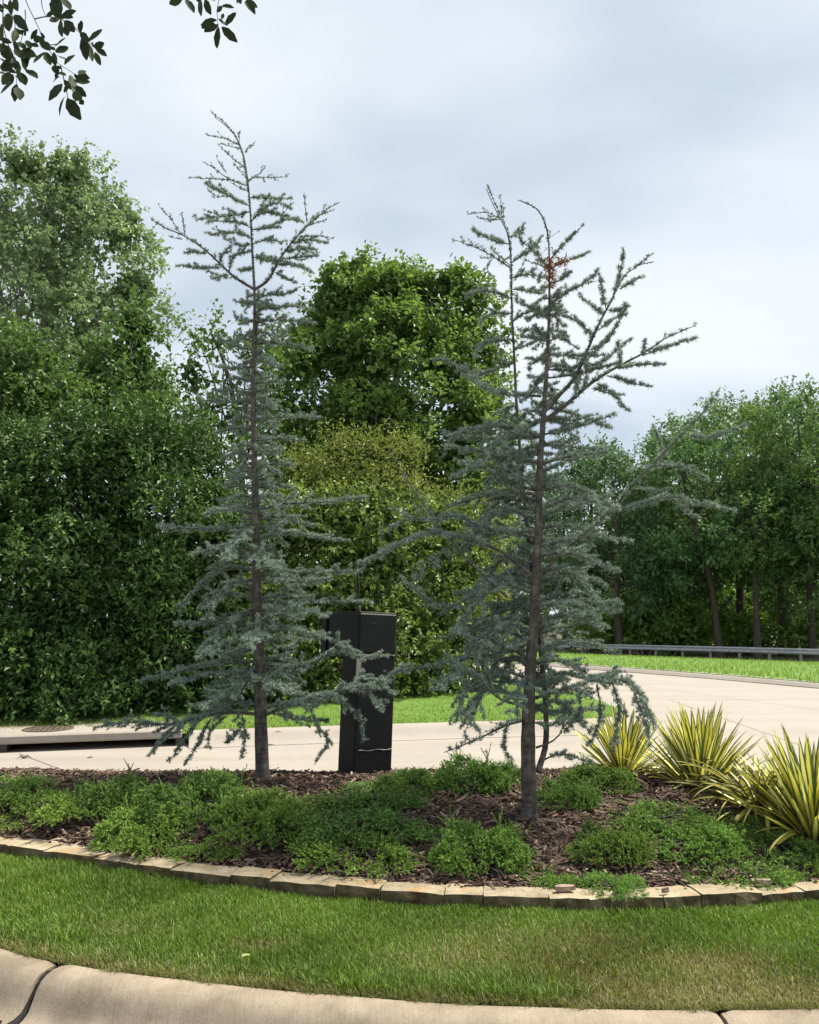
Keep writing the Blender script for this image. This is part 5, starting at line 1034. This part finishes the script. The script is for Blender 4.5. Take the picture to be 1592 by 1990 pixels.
def vnoise(x, y, s): return .5 + .25 * (np.sin(x * s + 1.7 * np.sin(y * s * .8)) + np.sin(y * s * 1.3 + 2.1 * np.sin(x * s * .6 + 1)))
dryp = 1.3 * patch(1430, 1925, .6, .15) + .6 * patch(1150, 1925, .28, .09) + .55 * patch(1400, 1868, .45, .12) + .5 * patch(500, 1832, .14, .06) + .3 * patch(980, 1870, .5, .15) + .35 * patch(1050, 1830, .6, .2) + .45 * np.exp(-(v / .09) ** 2) + .25 * patch(220, 1800, .3, .1)
dryp = np.clip(dryp * (.9 + 1.0 * vnoise(x, y, 9)) + .10 * vnoise(x, y, 4), 0, .97)
dry = np.where(q.uniform(0, 1, n) < dryp, q.uniform(.5, 1, n), q.uniform(0, .12, n))
lush = patch(950, 1915, .35, .13) + .8 * patch(100, 1700, .5, .3) + .6 * patch(250, 1720, .4, .2) + .7 * patch(650, 1890, .3, .15)
h = .040 * q.uniform(.6, 1.3, n) * (1 + .55 * np.clip(lush, 0, 1) - .35 * dryp) * (.85 + .35 * vnoise(x, y, 14)); w = q.uniform(.0024, .0050, n)
va = np.clip(q.beta(1.5, 1.8, n) * .85 + .35 * (vnoise(x, y, 5) - .4) - .18 * np.clip(lush, 0, 1), 0, 1)
keepm = q.uniform(0, 1, n) > .8 * np.clip(np.exp(-(v / .035) ** 2) * vnoise(x, y, 23) * 1.4 + .5 * patch(505, 1828, .08, .04), 0, 1)
blades('grass', x[keepm], y[keepm], lawn_z(x, y)[keepm], h[keepm], w[keepm], dry[keepm], q, va[keepm])
tx, ty = [], []
for px, py, sp_, n_ in [(950, 1915, .16, 900), (1010, 1925, .12, 600), (640, 1895, .12, 500), (690, 1905, .1, 400), (100, 1700, .2, 700), (250, 1715, .16, 600), (360, 1690, .14, 500), (60, 1800, .14, 700), (120, 1815, .1, 400), (1500, 1800, .2, 400), (720, 1915, .1, 400), (430, 1770, .1, 250), (1240, 1790, .12, 250)]:
    c = gp(px, py, .19); tx.append(c[0] + q.normal(0, sp_, n_)); ty.append(c[1] + q.normal(0, sp_ * .45, n_))
tx, ty = np.concatenate(tx), np.concatenate(ty); k = (ty > yk(tx) + .03) & (ty < yf(tx)); tx, ty = tx[k], ty[k]; n = len(tx)
blades('coarse_grass', tx, ty, lawn_z(tx, ty), q.uniform(.045, .085, n), q.uniform(.004, .0065, n), q.uniform(0, .1, n), q, np.clip(q.beta(1.4, 2.4, n), 0, 1), lean=.6)
n = 2600; x = q.uniform(-2.4, 2.0, n); y = yk(x) + .02 + q.exponential(.09, n)
blades('clippings', x, y, lawn_z(x, y) + .012, q.uniform(.02, .05, n), q.uniform(.002, .004, n), q.uniform(.6, 1, n), q, q.uniform(.2, .9, n), lean=1.4)
# thatch leaning over the kerb edge
n = 80000; x = q.uniform(-5.6, 5.6, n); y = yk(x) + .012 + (np.where((x > -5.2) & (x < 5.2), yf(x) + .035, ykb(x)) - yk(x)) * q.uniform(0, 1, n)
k = (np.abs(x) >= .58 * y + .25); x, y = x[k], y[k]; n = len(x)
blades('outer_grass', x, y, lawn_z(x, y), .042 * q.uniform(.6, 1.3, n), q.uniform(.004, .008, n), q.uniform(0, .15, n), q)
n = 7000; x = q.uniform(-2.6, 2.2, n); y = yk(x) + q.uniform(-.006, .03, n) - .012 * np.clip(np.sin(x * 13) + np.sin(x * 29 + 1), 0, 2)
blades('thatch', x, y, np.full(n, .158), q.uniform(.015, .045, n), q.uniform(.0018, .003, n), q.uniform(.3, 1, n), q, q.uniform(0, .5, n), lean=.95)
# grass on the back of the island, at the hedge and along the far verge
n = 16000; x = q.uniform(-4, 5, n); y = yb(x) + .02 + (ykb(x) - yb(x) - .05) * q.uniform(0, 1, n)
blades('island_grass', x, y, lawn_z(x, y), q.uniform(.03, .06, n), q.uniform(.003, .006, n), np.zeros(n), q)
n = 30000; x = q.uniform(-9, 3.4, n); y = np.interp(x, FK[:, 0], FK[:, 1]) + .15 + q.uniform(0, 1, n) ** 1.3 * np.where(x > -1.5, 4.2, 2.0)
k = (y < np.interp(x, FB[:, 0], FB[:, 1])); x, y = x[k], y[k]; n = len(x)
dr = np.where(q.uniform(0, 1, n) < np.clip((-1.5 - x) * .25, .04, .55), q.uniform(.3, .8, n), .05)
blades('hedge_grass', x, y, hl_z(x, y), q.uniform(.035, .075, n), q.uniform(.006, .011, n), dr, q, np.clip(q.beta(3, 2, n) + .15, 0, 1))
n = 90000; f = q.uniform(0, 1, n); VS = smooth(np.c_[VERGE, np.zeros(len(VERGE))], 200)[:, :2]; DS = smooth(np.c_[DIRT0, np.zeros(len(DIRT0))], 200)[:, :2]
iu = f * 199; A = np.c_[np.interp(iu, np.arange(200), VS[:, 0]), np.interp(iu, np.arange(200), VS[:, 1])]; Bv = np.c_[np.interp(iu, np.arange(200), DS[:, 0]), np.interp(iu, np.arange(200), DS[:, 1])]
uu = q.uniform(0, 1, n) ** 1.5; p = A * (1 - uu[:, None]) + Bv * uu[:, None]; k = (p[:, 0] > .15 * p[:, 1]) & (p[:, 0] < .62 * p[:, 1]) & (p[:, 1] > 12); p, uu = p[k], uu[k]; n = len(p)
zz = .13 - .93 * uu + .12 * np.sin(math.pi * uu); weed = np.clip(np.exp(-((p[:, 0] - 10.5) / 2.2) ** 2 - ((p[:, 1] - 25) / 4) ** 2), 0, 1)
blades('verge_grass', p[:, 0], p[:, 1], zz, q.uniform(.06, .13, n) * (1 + 1.8 * weed * q.uniform(0, 1, n)), q.uniform(.014, .028, n), np.where(q.uniform(0, 1, n) < .05, .5, .04), q, np.clip(q.beta(3, 2, n) + .18, 0, 1))
n = 7000; f = q.uniform(0, 1, n); iu = f * 199; Bv = np.c_[np.interp(iu, np.arange(200), DS[:, 0]), np.interp(iu, np.arange(200), DS[:, 1])] + np.array([3.0, 4.9]) + q.normal(0, .5, (n, 2))
k = (Bv[:, 0] > 8) & (Bv[:, 0] < 40); Bv = Bv[k]; n = len(Bv)
blades('rough_grass', Bv[:, 0], Bv[:, 1], np.full(n, -.96), q.uniform(.1, .4, n), q.uniform(.02, .04, n), np.where(q.uniform(0, 1, n) < .4, .6, .1), q)

# ------------------------------------------------------------------ litter on the drive
lt = MB(); p = gp(42, 1474, 0)
for k in range(4):
    a = k * 1.3; lt.tube([(p[0] + .02 * k, p[1], .006), (p[0] + .02 * k + .07 * math.cos(a), p[1] + .06 * math.sin(a), .03), (p[0] + .02 * k + .12 * math.cos(a), p[1] + .1 * math.sin(a), .008)], [.006, .004, .002], 4)
tag(obj('fallen_twig', lt.mesh('fallen_twig', True), M['twig']), 'dry twig with curled leaves lying on the drive below the storm drain', 'twig')
lt = MB(); p = gp(68, 1495, 0); lt.tube([(p[0] - .12, p[1], .006), (p[0], p[1] + .02, .008), (p[0] + .12, p[1] - .01, .005)], [.003, .004, .002], 4)
tag(obj('fallen_twig', lt.mesh('fallen_twig', True), M['twig']), 'thin straight twig lying on the drive nearest the left junipers', 'twig')
def dry_leaf(px, py, z, l, lab, az):
    p = gp(px, py, z); V = np.array([(-.5, 0, 0), (0, .28, .12), (.5, 0, .05), (0, -.28, .16), (0, 0, .0)]) * l
    o = obj('fallen_leaf', mesh_np('fallen_leaf', V, np.array([[0, 4, 1], [4, 2, 1], [0, 3, 4], [4, 3, 2]]), {'var': np.full(5, .8)}), M['mulch'], None, (p[0], p[1], z + .006)); o.rotation_euler = (0, 0, az); tag(o, lab, 'leaf')
dry_leaf(175, 1473, 0, .09, 'curled dry leaf on the drive right of the twigs', .4); dry_leaf(540, 1424, .16, .12, 'dry leaf caught on the drive kerb right of the left cedar trunk', .2); dry_leaf(945, 1462, 0, .09, 'dry leaf on the drive between call box and right cedar', .1); dry_leaf(1085, 1345, 0, .2, 'dark leaf on the far road left of the yuccas', .1)
gl = gp(478, 1872, .2); o = obj('fallen_leaf', mesh_np('fallen_leaf', np.array([(-.02, 0, 0), (0, .008, .008), (.02, .003, .004), (0, -.007, .006), (-.010, .012, .008), (.013, -.010, .005)]), np.array([[0, 3, 1], [1, 3, 2], [0, 1, 4], [3, 5, 2]]), {'var': np.ones(6)}), leaf_mat('pale_leaf', [(0, (.25, .30, .10)), (1, (.36, .40, .17))]), None, (gl[0], gl[1], .228)); o.rotation_euler = (0, 0, .5); tag(o, 'small pale green leaf lying on the lawn left of centre', 'leaf')

# ------------------------------------------------------------------ oak twigs hanging into the top of the frame
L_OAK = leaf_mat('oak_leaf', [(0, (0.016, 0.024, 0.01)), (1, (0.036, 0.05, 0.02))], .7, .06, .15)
def oak_leaf(seed):
    g = np.random.default_rng(seed); rows = 7; V = []; Q = []; cv = g.uniform(-.5, .5)
    for i in range(rows):
        f = i / (rows - 1); w = .21 * math.sin(math.pi * (f * .93 + .035)) ** .8 * (1 + .08 * math.sin(f * 17 + seed))
        for s_ in (-1, 0, 1): V.append((f, s_ * w, abs(s_) * w * .35 + cv * .25 * f * f))
    for i in range(rows - 1):
        for s_ in (0, 1): a = i * 3 + s_; Q.append((a, a + 3, a + 4, a + 1))
    me = mesh_np('leaf', np.array(V), np.array(Q), {'var': np.full(len(V), g.uniform(0, 1))}, True); me.materials.append(L_OAK); return me
OAK = [oak_leaf(k) for k in range(6)]
YO = 3.0; K3 = 1 / 3.0615
def oak_twig(label, stems, leaves, seed):
    q = np.random.default_rng(seed)
    b0 = at(stems[0][0][0] * K3, stems[0][0][1] * K3, YO)
    r_ = thing('overhanging_branch', label, 'branch', tuple(b0))
    for k, st in enumerate(stems):
        mb = MB(); P = smooth([at(a * K3, c * K3, YO + .03 * math.sin(i * 2 + k)) for i, (a, c) in enumerate(st)], 24); mb.tube(local(P, b0), np.geomspace(.016, .0012, 24) if k == 0 else np.linspace(.0026, .0012, 24), 5); obj('stem', mb.mesh('stem', True), M['twig'], r_)
    from mathutils import Matrix, Vector
    for (ax, ay, bx, by) in leaves:
        Yl = YO + q.normal(0, .05); A = at(ax * K3, ay * K3, Yl); B = at(bx * K3, by * K3, Yl + q.uniform(-.03, .03)); d = B - A; L_ = np.linalg.norm(d); X_ = Vector(d / L_)
        nv = Vector(nrm(np.array([q.normal(0, .5), -1, q.normal(0, .5)]))); Yv = nv.cross(X_).normalized(); Zv = X_.cross(Yv)
        o = obj('leaf', OAK[int(q.integers(0, 6))], None, r_); mt_ = Matrix((X_, Yv, Zv)).transposed().to_4x4(); mt_.translation = Vector(A - b0); w_ = q.uniform(.85, 1.15) * (1 if L_ > .07 else 1.25)
        o.matrix_local = mt_ @ Matrix.Diagonal((L_ * 1.12, L_ * w_ * 1.05, L_, 1))
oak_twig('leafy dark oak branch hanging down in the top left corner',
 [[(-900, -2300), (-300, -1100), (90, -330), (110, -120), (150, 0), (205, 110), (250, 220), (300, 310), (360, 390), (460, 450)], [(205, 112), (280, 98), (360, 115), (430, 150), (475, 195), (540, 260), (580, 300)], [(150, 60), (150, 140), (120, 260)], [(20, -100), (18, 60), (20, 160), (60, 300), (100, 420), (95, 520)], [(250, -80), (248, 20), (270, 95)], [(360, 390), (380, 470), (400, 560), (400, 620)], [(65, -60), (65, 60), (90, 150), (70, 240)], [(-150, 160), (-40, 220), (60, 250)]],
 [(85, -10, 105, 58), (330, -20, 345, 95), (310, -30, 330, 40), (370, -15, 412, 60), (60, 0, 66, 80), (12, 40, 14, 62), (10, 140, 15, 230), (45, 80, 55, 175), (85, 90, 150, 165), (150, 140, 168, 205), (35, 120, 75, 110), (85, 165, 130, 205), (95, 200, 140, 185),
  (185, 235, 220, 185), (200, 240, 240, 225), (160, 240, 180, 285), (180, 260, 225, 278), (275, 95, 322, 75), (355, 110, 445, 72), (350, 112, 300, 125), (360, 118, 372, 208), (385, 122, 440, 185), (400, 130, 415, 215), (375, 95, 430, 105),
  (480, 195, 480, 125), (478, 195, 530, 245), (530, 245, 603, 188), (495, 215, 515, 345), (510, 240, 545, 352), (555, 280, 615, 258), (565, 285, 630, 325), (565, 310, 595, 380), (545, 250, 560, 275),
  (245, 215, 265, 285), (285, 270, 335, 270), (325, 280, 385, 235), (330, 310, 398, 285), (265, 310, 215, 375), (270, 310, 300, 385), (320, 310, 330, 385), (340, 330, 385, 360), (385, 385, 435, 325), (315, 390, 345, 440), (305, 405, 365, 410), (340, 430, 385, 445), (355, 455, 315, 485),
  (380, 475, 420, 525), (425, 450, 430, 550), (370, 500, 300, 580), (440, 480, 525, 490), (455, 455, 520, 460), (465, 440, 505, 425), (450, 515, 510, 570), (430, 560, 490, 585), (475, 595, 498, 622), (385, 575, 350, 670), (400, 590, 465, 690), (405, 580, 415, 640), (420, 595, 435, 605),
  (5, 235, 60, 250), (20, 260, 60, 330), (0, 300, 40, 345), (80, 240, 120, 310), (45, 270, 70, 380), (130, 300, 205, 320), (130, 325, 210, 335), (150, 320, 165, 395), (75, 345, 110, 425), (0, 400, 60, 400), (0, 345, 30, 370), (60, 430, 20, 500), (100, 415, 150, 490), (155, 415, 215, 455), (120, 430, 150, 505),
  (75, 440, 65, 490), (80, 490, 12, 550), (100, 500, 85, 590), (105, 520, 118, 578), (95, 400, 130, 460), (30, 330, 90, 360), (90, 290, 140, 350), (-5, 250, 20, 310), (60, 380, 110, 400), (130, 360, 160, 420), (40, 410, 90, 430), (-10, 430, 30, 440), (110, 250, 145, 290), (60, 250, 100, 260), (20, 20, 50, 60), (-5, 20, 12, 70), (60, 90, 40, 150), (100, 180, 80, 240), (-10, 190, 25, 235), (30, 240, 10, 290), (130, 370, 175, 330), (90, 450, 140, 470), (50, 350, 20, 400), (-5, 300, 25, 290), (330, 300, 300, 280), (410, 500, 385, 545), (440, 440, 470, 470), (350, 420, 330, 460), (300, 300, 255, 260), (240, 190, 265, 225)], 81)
oak_twig('short dark oak sprig hanging at the top edge left of centre',
 [[(300, -2400), (1000, -1000), (1290, -250), (1310, -80), (1303, 0), (1290, 70), (1300, 130), (1300, 170)], [(1310, -60), (1200, -40), (1100, -20)], [(1310, -80), (1400, -40), (1470, -5)], [(1292, 60), (1330, 40)]],
 [(1085, -10, 1020, 18), (1105, -5, 1150, 62), (1190, -10, 1205, 85), (1220, -5, 1250, 75), (1240, -10, 1275, 5), (1165, -5, 1200, 20), (1320, 35, 1385, 40), (1320, 35, 1295, 70), (1330, 80, 1320, 112), (1340, 150, 1400, 85), (1290, 120, 1200, 140), (1260, 120, 1205, 165), (1280, 140, 1225, 180), (1310, 130, 1350, 150), (1300, 160, 1295, 275), (1320, 160, 1400, 238), (1300, 145, 1260, 185),
  (1415, -10, 1412, 18), (1425, -10, 1435, 22), (1465, 0, 1525, 40), (1460, 5, 1510, 65), (1300, 110, 1330, 130)], 82)
